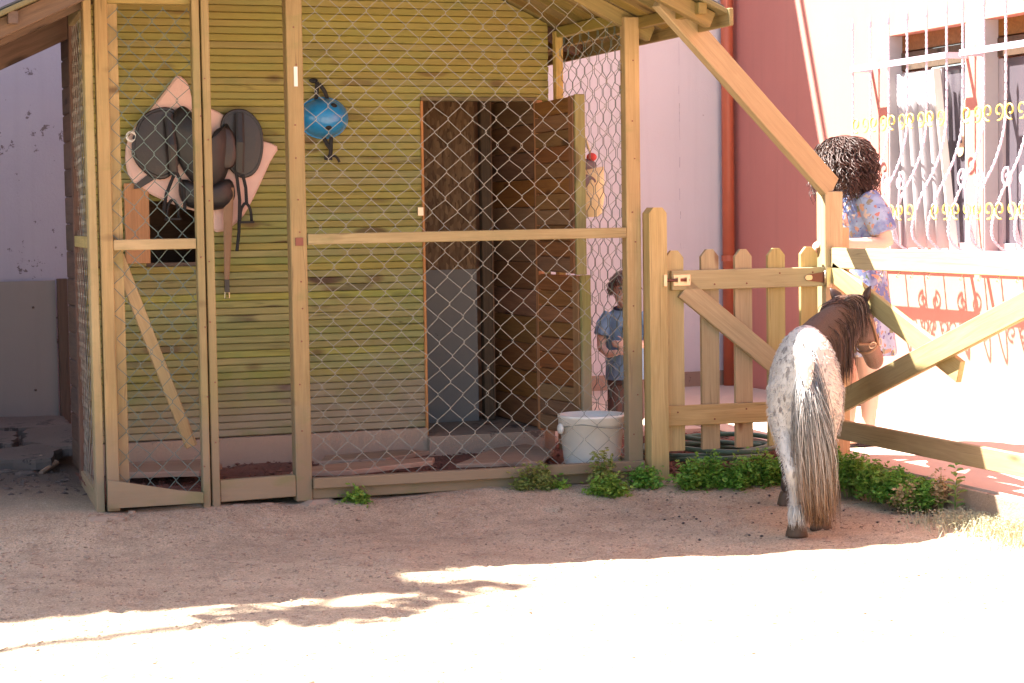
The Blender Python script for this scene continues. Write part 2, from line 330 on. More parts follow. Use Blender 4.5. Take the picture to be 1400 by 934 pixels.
class MB:
    """collects faces of ONE object"""
    def __init__(s): s.v = []; s.f = []
    def add(s, vs, fs):
        b = len(s.v); s.v += [V(p) for p in vs]; s.f += [[i + b for i in f] for f in fs]; return s
    def box(s, a, b):
        (x0, y0, z0), (x1, y1, z1) = a, b
        return s.add([(x0,y0,z0),(x1,y0,z0),(x1,y1,z0),(x0,y1,z0),(x0,y0,z1),(x1,y0,z1),(x1,y1,z1),(x0,y1,z1)],
                     [(0,3,2,1),(4,5,6,7),(0,1,5,4),(1,2,6,5),(2,3,7,6),(3,0,4,7)])
    def loft(s, rings, cap=True, close=False):
        n = len(rings[0]); b = len(s.v)
        for r in rings: s.v += [V(p) for p in r]
        m = len(rings)
        for i in range(m if close else m - 1):
            j = (i + 1) % m
            for k in range(n):
                l = (k + 1) % n
                s.f.append([b + i*n + k, b + i*n + l, b + j*n + l, b + j*n + k])
        if cap and not close:
            s.f.append([b + k for k in reversed(range(n))]); s.f.append([b + (m-1)*n + k for k in range(n)])
        return s
    def tube(s, pts, rad, sides=6, up=(0, 0, 1), cap=True, close=False, flat=None):
        """rad: number, list, or list of (side, up) half sizes"""
        pts = [V(p) for p in pts]; n = len(pts)
        if isinstance(rad, (int, float)): rad = [rad]*n
        rings = []; ref = V(up)
        for i, p in enumerate(pts):
            if close: d = pts[(i+1) % n] - pts[i-1]
            else: d = pts[min(i+1, n-1)] - pts[max(i-1, 0)]
            d.normalize()
            if abs(d.dot(ref)) > 0.98: ref = V((0.3, 1, 0.2)).normalized() if abs(d.y) < 0.9 else V((1, 0.1, 0.2)).normalized()
            sd = d.cross(ref).normalized(); u = sd.cross(d).normalized()
            if i and flat is None: ref = u
            a, b = rad[i] if isinstance(rad[i], (tuple, list)) else (rad[i], rad[i])
            rings.append([p + sd*a*math.cos(t) + u*b*math.sin(t) for t in (2*math.pi*k/sides + (math.pi/4 if sides == 4 else 0) for k in range(sides))])
        return s.loft(rings, cap, close)
    def lathe(s, prof, c=(0, 0, 0), n=24, axis='z'):
        rings = []
        for r, h in prof:
            ring = []
            for k in range(n):
                t = 2*math.pi*k/n; q = (r*math.cos(t), r*math.sin(t), h)
                if axis == 'x': q = (h, q[0], q[1])
                if axis == 'y': q = (q[0], h, q[1])
                ring.append(V(c) + V(q))
            rings.append(ring)
        return s.loft(rings, False)
    def ball(s, c, r, n=10, m=8, rot=None):
        r = (r, r, r) if isinstance(r, (int, float)) else r
        rings = []
        for i in range(m + 1):
            t = math.pi*i/m; rr = max(math.sin(t), 0.02)
            ring = [V((r[0]*rr*math.cos(2*math.pi*k/n), r[1]*rr*math.sin(2*math.pi*k/n), r[2]*math.cos(t))) for k in range(n)]
            if rot is not None: ring = [rot @ q for q in ring]
            rings.append([V(c) + q for q in ring])
        return s.loft(rings)
    def slab(s, poly, fr, th, inset=0.0, bulge=0.0):
        """closed outline poly (list of 2-tuples) in the frame fr=(origin, ex, ey, en), extruded by th along en with a domed front"""
        o, ex, ey, en = [V(q) for q in fr]; n = len(poly)
        cx = sum(p[0] for p in poly)/n; cy = sum(p[1] for p in poly)/n
        def ring(k, h): return [o + ex*(cx + (p[0]-cx)*k) + ey*(cy + (p[1]-cy)*k) + en*h for p in poly]
        rings = [ring(1, 0), ring(1, th*0.7), ring(1 - inset, th)]
        if bulge: rings += [ring(0.62, th + bulge*0.75), ring(0.25, th + bulge)]
        return s.loft(rings)
    def mesh(s, name, off=(0, 0, 0)):
        me = bpy.data.meshes.new(name); off = V(off)
        me.from_pydata([tuple(p - off) for p in s.v], [], s.f); me.update()
        bm = bmesh.new(); bm.from_mesh(me); bmesh.ops.recalc_face_normals(bm, faces=bm.faces); bm.to_mesh(me); bm.free()
        return me
    def build(s, name, mat, parent=None, loc=None, smooth=False, local=False):
        """vertices are world coordinates (or the parent's own when local)"""
        if local:
            me = s.mesh(name); o = link(name, me, mat, None, None, smooth); o.parent = parent; W[o] = V((0, 0, 0)); return o
        w = V(loc) if loc is not None else (W[parent].copy() if parent is not None else V((0, 0, 0)))
        return link(name, s.mesh(name, w), mat, parent, w, smooth)

def bevel_box(lx, ly, lz, bev=0.003, chip=0.0, profile=None):
    bm = bmesh.new(); bmesh.ops.create_cube(bm, size=1)
    for v in bm.verts: v.co = V((v.co.x*lx, v.co.y*ly, v.co.z*lz))
    if bev: bmesh.ops.bevel(bm, geom=list(bm.edges), offset=bev, segments=1, affect='EDGES')
    me = bpy.data.meshes.new('board'); bm.to_mesh(me); bm.free(); return me
def board(name, a, b, w, t, mat, parent, nrm=(0, -1, 0), bev=0.003, mesh=None):
    """a board from a to b; w = width across, t = thickness along nrm. Local x runs along the grain."""
    a, b, n = V(a), V(b), V(nrm)
    ex = (b - a).normalized(); ey = n.cross(ex).normalized(); ez = ex.cross(ey)
    me = mesh or bevel_box((b - a).length, w, t, bev)
    o = bpy.data.objects.new(name, me); COL.objects.link(o)
    if not me.materials: me.materials.append(M[mat])
    rot = Matrix((ex, ey, ez)).transposed()
    c = (a + b)/2
    if parent is not None:
        o.parent = parent; o.location = c - W[parent]
    else: o.location = c
    o.rotation_mode = 'QUATERNION'; o.rotation_quaternion = rot.to_quaternion(); W[o] = c
    return o
def spline(pts, n=6, closed=False):
    pts = [V(p) if len(p) == 3 else V((p[0], p[1], 0)) for p in pts]; out = []; m = len(pts)
    for i in range(m if closed else m - 1):
        if closed: p0, p1, p2, p3 = pts[i-1], pts[i], pts[(i+1) % m], pts[(i+2) % m]
        else: p0, p1, p2, p3 = pts[max(i-1, 0)], pts[i], pts[i+1], pts[min(i+2, m-1)]
        for k in range(n):
            t = k/n
            out.append(0.5*((2*p1) + (p2-p0)*t + (2*p0-5*p1+4*p2-p3)*t*t + (3*p1-p0-3*p2+p3)*t**3))
    if not closed: out.append(pts[-1])
    return out
def sp2(pts, n=5): return [(p.x, p.y) for p in spline(pts, n, True)]
def fuse(name, mb, mat, parent, voxel, it=5, fac=0.5):
    me = mb.mesh(name + '_raw'); o = bpy.data.objects.new('tmp', me); COL.objects.link(o)
    r = o.modifiers.new('r', 'REMESH'); r.mode = 'VOXEL'; r.voxel_size = voxel
    if it:
        sm = o.modifiers.new('s', 'SMOOTH'); sm.iterations = it; sm.factor = fac
    dg = bpy.context.evaluated_depsgraph_get(); dg.update()
    me2 = bpy.data.meshes.new_from_object(o.evaluated_get(dg)); bpy.data.objects.remove(o); bpy.data.meshes.remove(me)
    me2.name = name; me2.materials.clear()
    o2 = link(name, me2, mat, None, None, True)
    if parent is not None: o2.parent = parent
    return o2

# ------------------------------------------------------------------ ground and paving
PRINTS = [(rnd.uniform(-0.6, 3.2), rnd.uniform(-2.6, -0.35), rnd.uniform(0.035, 0.055)) for k in range(60)] + [(2.2 + rnd.gauss(0, .3), -0.9 + rnd.gauss(0, .3), 0.045) for k in range(12)]
def zg(u, v):
    t = min(1, max(0, (-v + 0.02)/0.55)); t = t*t*(3 - 2*t)
    z = -0.030 - 0.075*t
    if u < 0.1 and v > -0.4: z += 0.035*min(1, (v + 0.4)/0.8)*min(1, (0.1 - u)/0.3)
    if -9 < v < 1 and -4 < u < 6:
        z += 0.018*(noise.noise(V((u*1.3, v*1.3, 0.3)))) + 0.009*noise.noise(V((u*5, v*5, 2.3))) + 0.0055*noise.noise(V((u*14, v*14, 5.3)))
    for (pu, pv, pr) in PRINTS:
        q = math.hypot(u - pu, (v - pv)*1.15)/pr
        if q < 1.6: z += -0.012*max(0, 1 - q*q) + 0.005*math.exp(-((q - 1.15)/0.2)**2)
    return z
def axis(lo, hi, step, far):
    a = []; x = lo; s = step; left = []
    while x > -far: s *= 1.5; x -= s; left.append(x)
    n = int((hi - lo)/step); a = left[::-1] + [lo + i*step for i in range(n + 1)]
    x = a[-1]; s = step
    while x < far: s *= 1.5; x += s; a.append(x)
    return a
us, vs = axis(-1.6, 4.4, 0.024, 120), axis(-4.4, 0.6, 0.024, 120)
mb = MB(); mb.v = [V((u, v, zg(u, v))) for v in vs for u in us]; nu = len(us)
mb.f = [[j*nu+i, j*nu+i+1, (j+1)*nu+i+1, (j+1)*nu+i] for j in range(len(vs)-1) for i in range(nu-1)]
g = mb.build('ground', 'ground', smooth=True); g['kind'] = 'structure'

# straw bits and twigs trodden into the earth
mb = MB()
for i in range(420):
    u = rnd.uniform(-0.8, 3.6); v = -0.08 - 2.4*rnd.random()**1.3; a = rnd.uniform(0, 3.14); L = rnd.uniform(0.008, 0.035)
    d = V((math.cos(a), math.sin(a), 0))*L; p = V((u, v, zg(u, v) + 0.003)); q = p + d; q.z = zg(q.x, q.y) + 0.003
    mb.tube([p, q], rnd.uniform(0.0008, 0.0018), 4)
o = mb.build('straw', 'greywood'); o['kind'] = 'stuff'; o['label'] = 'bits of straw and twig trodden into the yard'; o['category'] = 'straw'
# small gravel lying on the earth
mb = MB()
ico = [V(p).normalized() for p in ((0,0,1),(0.9,0,0.2),(0.2,0.9,0.1),(-0.8,0.4,0.2),(-0.5,-0.8,0.15),(0.5,-0.75,0.1),(0,0,-1))]
icf = [(0,1,2),(0,2,3),(0,3,4),(0,4,5),(0,5,1),(6,2,1),(6,3,2),(6,4,3),(6,5,4),(6,1,5)]
def pebble(mb, x, y, z, s):
    a = rnd.uniform(0, 6.3); ca, sa = math.cos(a), math.sin(a); k = (s*rnd.uniform(0.7, 1.4), s*rnd.uniform(0.6, 1.1), s*rnd.uniform(0.4, 0.8))
    mb.add([(x + (p.x*ca - p.y*sa)*k[0], y + (p.x*sa + p.y*ca)*k[1], z + p.z*k[2]) for p in ico], icf)
for i in range(9000):
    u = rnd.uniform(-0.9, 4.2); v = -0.05 - 3.2*rnd.random()**1.5
    if v > -0.35 and rnd.random() < 0.2: continue
    pebble(mb, u, v, zg(u, v) + 0.001, rnd.choice((0.0025, 0.003, 0.004, 0.004, 0.005, 0.008)))
o = mb.build('gravel', 'stone'); o['kind'] = 'stuff'; o['label'] = 'fine loose gravel scattered over the sandy yard'; o['category'] = 'gravel'
# a few droppings and clods by the pony's feet
mb = MB()
for i in range(70):
    u = rnd.uniform(2.1, 3.4); v = rnd.uniform(-1.3, -0.3)
    pebble(mb, u, v, zg(u, v) + 0.003, rnd.uniform(0.003, 0.009))
o = mb.build('clods', 'slate'); o['kind'] = 'stuff'; o['label'] = 'small dark clods of earth lying around the pony'; o['category'] = 'clods'

# terrace behind the fence and gate
TZ = 0.03
mb = MB(); mb.box((3.47, -4.2, -0.3), (4.80, 3.9, TZ)); o = mb.build('terrace', 'paving'); o['kind'] = 'structure'
mb = MB(); mb.box((2.40, 1.45, -0.3), (3.466, 3.9, TZ - 0.004)); o = mb.build('path', 'paving'); o['kind'] = 'structure'
mb = MB(); n = 26
mb.v = [V((2.45 + 1.02*i/n, 0.02 + 1.43*j/n, -0.015 + 0.02*noise.noise(V((i*0.5, j*0.5, 1))) + rnd.uniform(-0.006, 0.006))) for j in range(n+1) for i in range(n+1)]
mb.f = [[j*(n+1)+i, j*(n+1)+i+1, (j+1)*(n+1)+i+1, (j+1)*(n+1)+i] for j in range(n) for i in range(n)]
o = mb.build('planting_bed', 'mulch'); o['kind'] = 'structure'
mb = MB()
for i in range(1800):
    u, v = rnd.uniform(2.5, 3.45), rnd.uniform(0.03, 1.43)
    z = -0.005 + rnd.uniform(-0.01, 0.02); a = rnd.uniform(0, 3.14); l = rnd.uniform(0.01, 0.028); w = l*rnd.uniform(0.3, 0.6)
    d = V((math.cos(a), math.sin(a), rnd.uniform(-0.4, 0.4)))*l; e = V((-math.sin(a), math.cos(a), rnd.uniform(-0.3, 0.3)))*w; c = V((u, v, z)); h = V((0, 0, 0.004))
    mb.add([c-d-e, c+d-e, c+d+e, c-d+e, c-d*0.8+h, c+d*0.8+h], [(0,1,5,4), (2,3,4,5), (1,2,5), (3,0,4)])
o = mb.build('bark_chips', 'mulch'); o['kind'] = 'stuff'; o['label'] = 'reddish brown bark chips covering the bed behind the gate'; o['category'] = 'bark'
tag(board('timber_edging', (2.58, -0.10, -0.06), (3.40, -0.10, -0.06), 0.10, 0.025, 'fence', None), 'low wooden edging plank along the herbs below the picket gate', 'edging')
tag(board('terrace_kerb', (3.455, -3.8, -0.055), (3.455, -0.02, -0.055), 0.15, 0.022, 'stone', None, nrm=(-1, 0, 0)), 'narrow stone kerb under the slanted rail fence', 'kerb')

# ------------------------------------------------------------------ the back wall, the salmon house, the added shading house
ph = thing('pale_house', 'pale lilac plastered house wall behind the wooden stable', 'house', (2, 3.9, 0))
MB().box((0.5, 3.9, -0.3), (4.85, 4.3, 5.28)).build('wall', 'lilac', ph)
MB().tube([(1.0, 3.96, 5.70), (4.85, 3.96, 5.70)], 0.028, 8).build('handrail', 'greyframe', ph)
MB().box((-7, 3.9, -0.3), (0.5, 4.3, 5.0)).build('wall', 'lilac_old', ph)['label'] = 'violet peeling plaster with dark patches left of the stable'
MB().box((2.6, 3.872, 0.02), (4.78, 3.902, 0.13)).build('plinth', 'concrete', ph)
# expansion joints of the wall
for x in (4.05, 4.42):
    mb = MB()
    for k in range(26):
        z = 0.2 + k*0.18 + rnd.uniform(0, .08); mb.tube([(x + rnd.uniform(-0.004, 0.004), 3.9, z), (x + rnd.uniform(-0.004, 0.004), 3.9, z + rnd.uniform(0.03, 0.16))], rnd.uniform(0.0008, 0.0022), 4)
    mb.build('wall_joint', 'lilac_old', ph)['kind'] = 'stuff'

sh = thing('salmon_house', 'salmon plastered house on the right with barred windows', 'house', (4.81, 1.5, 0))
UW = 4.81
wins = [(0.97, 1.80), (-0.02, 0.80), (-1.2, -0.4)]        # v ranges
Z0, Z1 = 0.97, 2.22
ed = [-6.0] + [e for w in sorted(wins) for e in w] + [3.9]
mb = MB()
for i in range(0, len(ed), 2): mb.box((UW, ed[i], -0.3), (UW + 0.3, ed[i+1], 4.4))
for a, b in wins: mb.box((UW, a, -0.3), (UW + 0.3, b, Z0)); mb.box((UW, a, Z1), (UW + 0.3, b, 4.4))
mb.build('wall', 'salmon', sh)
MB().box((UW - 0.30, -6, 4.4), (UW + 1.5, 4.0, 4.55)).build('eaves', 'white_house', sh)
MB().box((UW + 0.3, -6, 2.6), (UW + 2.5, 4.0, 2.7)).build('ceiling', 'white_house', sh)
MB().box((UW + 2.5, -6, -0.3), (UW + 2.6, 4.0, 4.4)).build('inner_wall', 'darkwood', sh)
MB().box((UW - 0.14, -0.2, 2.72), (UW, 1.72, 2.80)).build('window_hood', 'salmon', sh)
# downpipe in the corner
dp = MB().tube([(4.745, 3.83, 0.03), (4.745, 3.83, 4.4)], 0.042, 14).build('downpipe', 'pipe', sh, smooth=True)
for z in (0.9, 2.1): MB().lathe([(0.044, -0.02), (0.049, -0.02), (0.049, 0.02), (0.044, 0.02)], (4.745, 3.83, z), 14).build('pipe_collar', 'pipe', dp)
MB().box((4.80, 3.56, 0.03), (4.812, 3.9, 0.035)).build('skirting', 'salmon', sh)
# windows
for wi, (a, b) in enumerate(wins[:2]):
    w = MB().box((UW + 0.09, a, Z1 - 0.09), (UW + 0.14, b, Z1)).build('window', 'doorwood', sh)
    MB().box((UW + 0.082, a, Z1 - 0.20), (UW + 0.135, b, Z1 - 0.10)).build('header', 'darkwood', w)
    MB().box((UW + 0.09, a, Z0), (UW + 0.14, b, Z0 + 0.05)).build('bottom_rail', 'greyframe', w)
    for y in (a + 0.002, (a+b)/2 - 0.02, b - 0.05): MB().box((UW + 0.092, y, Z0 + 0.05), (UW + 0.138, y + 0.048, Z1 - 0.21)).build('stile', 'greyframe', w)
    MB().box((UW + 0.11, a + 0.05, Z0 + 0.05), (UW + 0.116, (a+b)/2 - 0.02, Z1 - 0.21)).build('pane', 'glass', w)
    MB().box((UW + 0.11, (a+b)/2 + 0.03, Z0 + 0.05), (UW + 0.116, b - 0.05, Z1 - 0.21)).build('pane', 'glass' if wi else 'curtain', w)
    MB().box((UW - 0.05, a - 0.05, Z0 - 0.035), (UW + 0.09, b + 0.05, Z0 - 0.002)).build('sill', 'curtain', w)
    for y in (a, b - 0.012): MB().box((UW + 0.004, y, Z0), (UW + 0.088, y + 0.012, Z1 - 0.001)).build('lining', 'curtain', w)
    if wi == 0:
        # an open white casement leaning out of the opening and curtains beside it
        board('casement', (UW + 0.07, 1.20, Z0 + 0.01), (UW + 0.02, 1.31, Z1 - 0.22), 0.045, 0.03, 'label_white', w, nrm=(-0.3, -1, 0))
        for q in range(4):
            y = 1.36 + q*0.11
            mb = MB(); pts = [(UW + 0.065 - 0.03*t, y - 0.07*(1-t), Z0 + 0.02 + 1.0*t) for t in (0, 0.25, 0.5, 0.75, 1)]
            mb.tube(pts, [(0.045, 0.018)]*5, 8).build('curtain_fold', 'curtain', w, smooth=True)
# music note ornament on the first pane
nt_ = thing('music_note', 'tan paper music note stuck on the dark window pane', 'ornament', (UW + 0.106, 1.10, 1.65))
fr = ((UW + 0.106, 1.10, 1.65), (0, -1, 0), (0, 0, 1), (-1, 0, 0))
MB().slab([(-0.075, 0.10), (0.065, 0.135), (0.065, 0.19), (-0.075, 0.155)], fr, 0.003).build('beam', 'tan', nt_)
for x, z in ((-0.065, 0.0), (0.055, 0.03)):
    MB().slab([(x, z - 0.1), (x + 0.018, z - 0.1), (x + 0.018, z + 0.12), (x, z + 0.12)], (V(fr[0]) + V((-0.0035, 0, 0)), *fr[1:]), 0.003).build('stem', 'tan', nt_)
    MB().slab(sp2([(x - 0.045, z - 0.11), (x - 0.01, z - 0.075), (x + 0.018, z - 0.09), (x + 0.012, z - 0.135), (x - 0.03, z - 0.15)]), (V(fr[0]) + V((-0.007, 0, 0)), *fr[1:]), 0.003).build('note_head', 'tan', nt_)

def curl(c, r0, r1, turns, n, ex, ez, ph=0.0):
    return [V(c) + (V(ex)*math.cos(ph + 2*math.pi*turns*i/n) + V(ez)*math.sin(ph + 2*math.pi*turns*i/n))*(r0 + (r1-r0)*i/n) for i in range(n+1)]
def grille(a, b, label):
    gr = thing('window_grille', label, 'grille', (UW, (a+b)/2, Z0), 'bellied iron window grilles')
    prof = [(2.26, 0.125), (2.19, 0.125), (2.04, 0.125), (1.80, 0.125), (1.62, 0.135), (1.45, 0.19), (1.30, 0.275), (1.15, 0.335), (1.05, 0.33), (0.985, 0.25), (0.965, 0.17)]
    path = spline([(UW - p, 0, z) for z, p in prof], 4)
    nb = 6; ys = [a + (b - a)*i/(nb - 1) for i in range(nb)]
    for y in ys:
        # a twisted square bar
        mb = MB(); rings = []
        dense = []
        for i in range(len(path) - 1):
            for t in (0, 0.34, 0.67): dense.append(path[i].lerp(path[i+1], t))
        for i, p in enumerate(dense):
            d = (dense[min(i+1, len(dense)-1)] - dense[max(i-1, 0)]).normalized(); sd = V((0, 1, 0)); u = sd.cross(d)
            rings.append([V((p.x, y, p.z)) + sd*0.0075*math.cos(t) + u*0.0075*math.sin(t) for t in (i*0.62 + k*math.pi/2 for k in range(4))])
        mb.loft(rings); mb.build('bar', 'lilac_iron', gr)
        MB().lathe([(0.004, 0), (0.011, 0.02), (0.009, 0.045), (0.001, 0.085)], (UW - 0.125, y, 2.255), 8).build('finial', 'lilac_iron', gr)
    for z, p in ((2.04, 0.125), (0.97, 0.17)):
        MB().box((UW - p - 0.016, a - 0.01, z - 0.017), (UW - p + 0.002, b + 0.01, z + 0.017)).build('crossbar', 'lilac_iron', gr)
        for y in (a, b): MB().box((UW - p + 0.004, y - 0.009, z - 0.0165), (UW + 0.001, y + 0.009, z + 0.0165)).build('return_bar', 'lilac_iron', gr)
    for z, p in ((1.70, 0.128), (1.19, 0.322)):
        for i in range(nb - 1):
            y0 = (ys[i] + ys[i+1])/2; d = (ys[1]-ys[0])*0.25
            for s in (-1, 1):
                pts = curl((UW - p - 0.004, y0 + s*d, z + 0.012), 0.014, d*0.95, 1.1, 18, (0, s, 0), (0, 0, -1), 1.2)
                MB().tube(pts, 0.005, 5).build('scroll', 'yellow_iron', gr)
    for y in (ys[1], ys[3]):
        for s in (-1, 1):
            pts = curl((UW - 0.335, y + s*0.07, 1.36), 0.012, 0.055, 1.25, 20, (0, s, 0), (0, 0, 1), 0.0)
            pts += [V((UW - 0.33, y + s*0.05, 1.22)), V((UW - 0.30, y + s*0.01, 1.02))]
            MB().tube(pts, 0.0065, 5).build('scroll', 'lilac_iron', gr, smooth=True)
    return gr
grille(0.96, 1.99, 'bellied lilac iron window grille nearest the woman, showing the music note')
grille(-0.22, 0.80, 'bellied lilac iron window grille cut by the right picture edge')

# unseen house added to shade the yard, and a tree, beyond the left edge
nh = thing('shading_house', 'unseen house added beyond the left edge to shade the yard', 'house', (-6, 3, 0))
MB().box((-9.5, 0.75, -0.3), (-2.85, 4.3, 6.7)).build('wall', 'white_house', nh)
MB().box((-9.7, 0.55, 6.7), (-2.62, 4.5, 6.85)).build('roof', 'felt', nh)
wm = MB().box((-5.2, 0.72, 1.0), (-4.3, 0.749, 2.2)).build('window', 'greyframe', nh)
MB().box((-5.12, 0.70, 1.08), (-4.38, 0.718, 2.12)).build('pane', 'glass', wm)
tag(MB().tube([(-9, -0.68, 6.55), (-3.94, 0.02, 6.5), (-2.935, 0.16, 6.5), (-2.78, 0.45, 6.5), (-2.84, 0.9, 6.45)], 0.032, 6).build('cable', 'strapblack'), 'thick black overhead cable strung past the added house', 'cable')

def leaf_cloud(mb, c, r, n, size, rg, flat=1.0):
    for i in range(n):
        while True:
            q = V((rg.uniform(-1, 1), rg.uniform(-1, 1), rg.uniform(-1, 1)))
            if q.length < 1: break
        p = V(c) + V((q.x*r[0], q.y*r[1], q.z*r[2])); s = size*rg.uniform(0.6, 1.3)
        d = V((rg.uniform(-1, 1), rg.uniform(-1, 1), rg.uniform(-0.6, 0.6)*flat)).normalized()*s
        e = d.cross(V((rg.uniform(-1, 1), rg.uniform(-1, 1), rg.uniform(0.3, 1)))).normalized()*s*0.45
        mb.add([p - d, p + e, p + d, p - e], [(0, 1, 2, 3)])
tr = thing('tree', 'slim leafy tree beyond the left edge casting dappled shade', 'tree', (-2.35, 0.35, -0.1))
mb = MB().tube([(-2.35, 0.35, -0.1), (-2.3, 0.32, 1.8), (-2.2, 0.25, 3.6), (-2.1, 0.2, 5.0)], [0.09, 0.07, 0.05, 0.02], 8)
br = [(-1.95, -0.55, 4.7), (-1.6, -0.10, 5.0), (-2.0, 0.6, 5.4), (-2.45, -0.2, 5.3), (-1.45, 0.25, 4.6)]
for q in br: mb.tube([(-2.22, 0.26, 3.9), (V((-2.2, 0.25, 4.2)) + V(q))/2, q], [0.03, 0.02, 0.008], 6)
mb.build('trunk', 'darkwood', tr)
mb = MB(); rg = random.Random(3)
for q in br: leaf_cloud(mb, q, (0.24, 0.17, 0.22), 130, 0.055, rg)
for k in range(5): leaf_cloud(mb, V(br[0]).lerp(V(br[1]), k/4) + V((0, rg.uniform(-.1, .1), 0)), (0.2, 0.06, 0.1), 50, 0.05, rg)
mb.build('crown', 'leaf_tree', tr)

# ------------------------------------------------------------------ the stable
RZ, RU, RS = 2.73, 1.15, 0.466            # ridge height, ridge position, slope of the deck's underside
def zroof(u): return RZ - RS*abs(u - RU)
SL, SR, SV = 0.05, 2.36, 0.90             # left end, right end and front face of the stable wall
DOOR = (1.69, 2.295, 0.12, 1.78); HATCH = (0.335, 0.625, 1.01, 1.30)
st = thing('wooden_stable', 'green stained wooden stable with plank walls and gable roof', 'stable', (1.28, 1.6, 0))
def plank(u0, u1, z, parent, mat='siding', v=SV, dz=0.0):
    h, t, c, cu_ = 0.0334, 0.02, 0.005, (u0 + u1)/2
    sec = [(t, 0.0), (0.009, 0.0), (0.003, 0.0015), (0.0, c), (0.0, h - c*0.7), (0.0025, h - 0.001), (0.008, h), (t, h)]
    lo = lambda q: max(u0, RU - (RZ - z - q)/RS + 0.008) - cu_
    hi = lambda q: min(u1, RU + (RZ - z - q)/RS - 0.008) - cu_
    mb = MB(); mb.loft([[V((lo(q), y, q)) for y, q in sec], [V((hi(q), y, q)) for y, q in sec]])
    me = mb.mesh('plank'); me.materials.append(M[mat])
    o = bpy.data.objects.new('plank', me); COL.objects.link(o); o.parent = parent
    W[o] = V(((u0+u1)/2, v + rnd.uniform(-0.002, 0.002), z)); o.location = W[o] - W[parent]
    return o
P = 0.0342; i = 0
while True:
    z = 0.172 + i*P; zt = z + P; i += 1
    if zt > RZ - 0.12: break
    half = (RZ - z)/RS
    u0, u1 = max(SL, RU - half + 0.01), min(SR, RU + half - 0.01)
    segs = [(u0, u1)]
    for (a, b, c, d) in (DOOR, HATCH):
        if c - 0.02 < z + P/2 < d:
            ns = []
            for s in segs:
                if a > s[0] + 0.02: ns.append((s[0], min(a, s[1])))
                if b < s[1] - 0.02: ns.append((max(b, s[0]), s[1]))
            segs = ns
    for s in segs: plank(s[0], s[1] + rnd.uniform(-0.002, 0.002), z, st)
# backing of the front wall, round the openings
cu = sorted({SL, SR, DOOR[0], DOOR[1], HATCH[0], HATCH[1]}); cz = sorted({0.17, 2.1, DOOR[3], HATCH[2], HATCH[3]})
mb = MB()
for a, b in zip(cu, cu[1:]):
    for c, d in zip(cz, cz[1:]):
        m_ = ((a+b)/2, (c+d)/2)
        if any(q[0] < m_[0] < q[1] and q[2] < m_[1] < q[3] for q in (DOOR, HATCH)): continue
        mb.box((a, SV + 0.021, c), (b, SV + 0.05, d))
mb.build('wall_backing', 'darkwood', st)
MB().loft([[V((SL, y, 2.1)), V((SR, y, 2.1)), V((SR, y, zroof(SR) - .01)), V((RU, y, RZ - .02)), V((SL, y, zroof(SL) - .01))] for y in (SV + 0.021, SV + 0.05)]).build('gable', 'darkwood', st)
for k in range(16): board('side_plank', (SL + 0.011, SV + 0.052, 0.06 + k*0.134), (SL + 0.011, 1.62, 0.06 + k*0.134), 0.132, 0.02, 'darkwood', st, nrm=(-1, 0, 0), bev=0.006)
MB().box((SL + 0.022, SV + 0.05, 0.0), (SL + 0.05, 1.62, zroof(SL) - 0.01)).build('side_wall', 'darkwood', st)
for k in range(0): board('plank', (SL + 0.011, SV + 0.052, 0.04 + k*P), (SL + 0.011, 1.62, 0.04 + k*P), 0.066, 0.02, 'darkwood', st, nrm=(-1, 0, 0), bev=0.006)
MB().box((SL + 0.051, 1.59, 0.0), (1.20, 1.62, 2.15)).build('rear_wall', 'darkwood', st)
MB().box((1.20, 1.59, 0.0), (1.23, 2.32, 2.4)).build('side_wall', 'darkwood', st)
MB().box((SR - 0.03, SV + 0.05, 0.0), (SR, 2.35, zroof(SR) - 0.01)).build('side_wall', 'darkwood', st)
MB().box((1.20, 2.321, 0.0), (SR - 0.031, 2.35, 2.1)).build('rear_wall', 'darkwood', st)
MB().loft([[V((1.20, y, 2.101)), V((SR - 0.031, y, 2.101)), V((SR - 0.031, y, zroof(SR) - .01)), V((RU + 0.05, y, RZ - .04))] for y in (2.321, 2.35)]).build('rear_gable', 'darkwood', st)
MB().box((1.235, SV + 0.05, -0.05), (SR - 0.031, 2.319, 0.125)).build('floor', 'concrete', st)
MB().box((SL, SV - 0.03, -0.15), (DOOR[0] - 0.002, SV + 0.049, 0.168)).build('plinth', 'concrete', st)
MB().box((DOOR[1] + 0.002, SV - 0.03, -0.15), (SR, SV + 0.049, 0.168)).build('plinth', 'concrete', st)
MB().box((DOOR[0], SV - 0.06, -0.15), (DOOR[1], SV + 0.049, 0.128)).build('doorstep', 'concrete', st)
# inside: strand board, pale lower panel, dark post and boards
MB().box((1.24, 1.50, 0.93), (2.165, 1.515, 2.1)).build('inner_panel', 'osb', st)
MB().box((1.24, 1.485, 0.127), (2.16, 1.499, 0.93)).build('lower_panel', 'sheet', st)
board('inner_post', (2.215, 1.49, 0.13), (2.215, 1.49, 2.1), 0.055, 0.05, 'darkwood', st)
for k in range(14): board('lining_plank', (SR - 0.041, SV + 0.055, 0.20 + k*0.14), (SR - 0.041, 1.645, 0.20 + k*0.14), 0.136, 0.018, 'doorwood', st, nrm=(-1, 0, 0))
for k in range(5): board('inner_plank', (1.36 + k*0.225, 1.66, 0.13), (1.36 + k*0.225, 1.66, 2.08), 0.22, 0.018, 'orange', st)
board('hatch_shutter', (0.292, SV - 0.022, 1.01), (0.292, SV - 0.022, 1.385), 0.115, 0.02, 'orange', st)
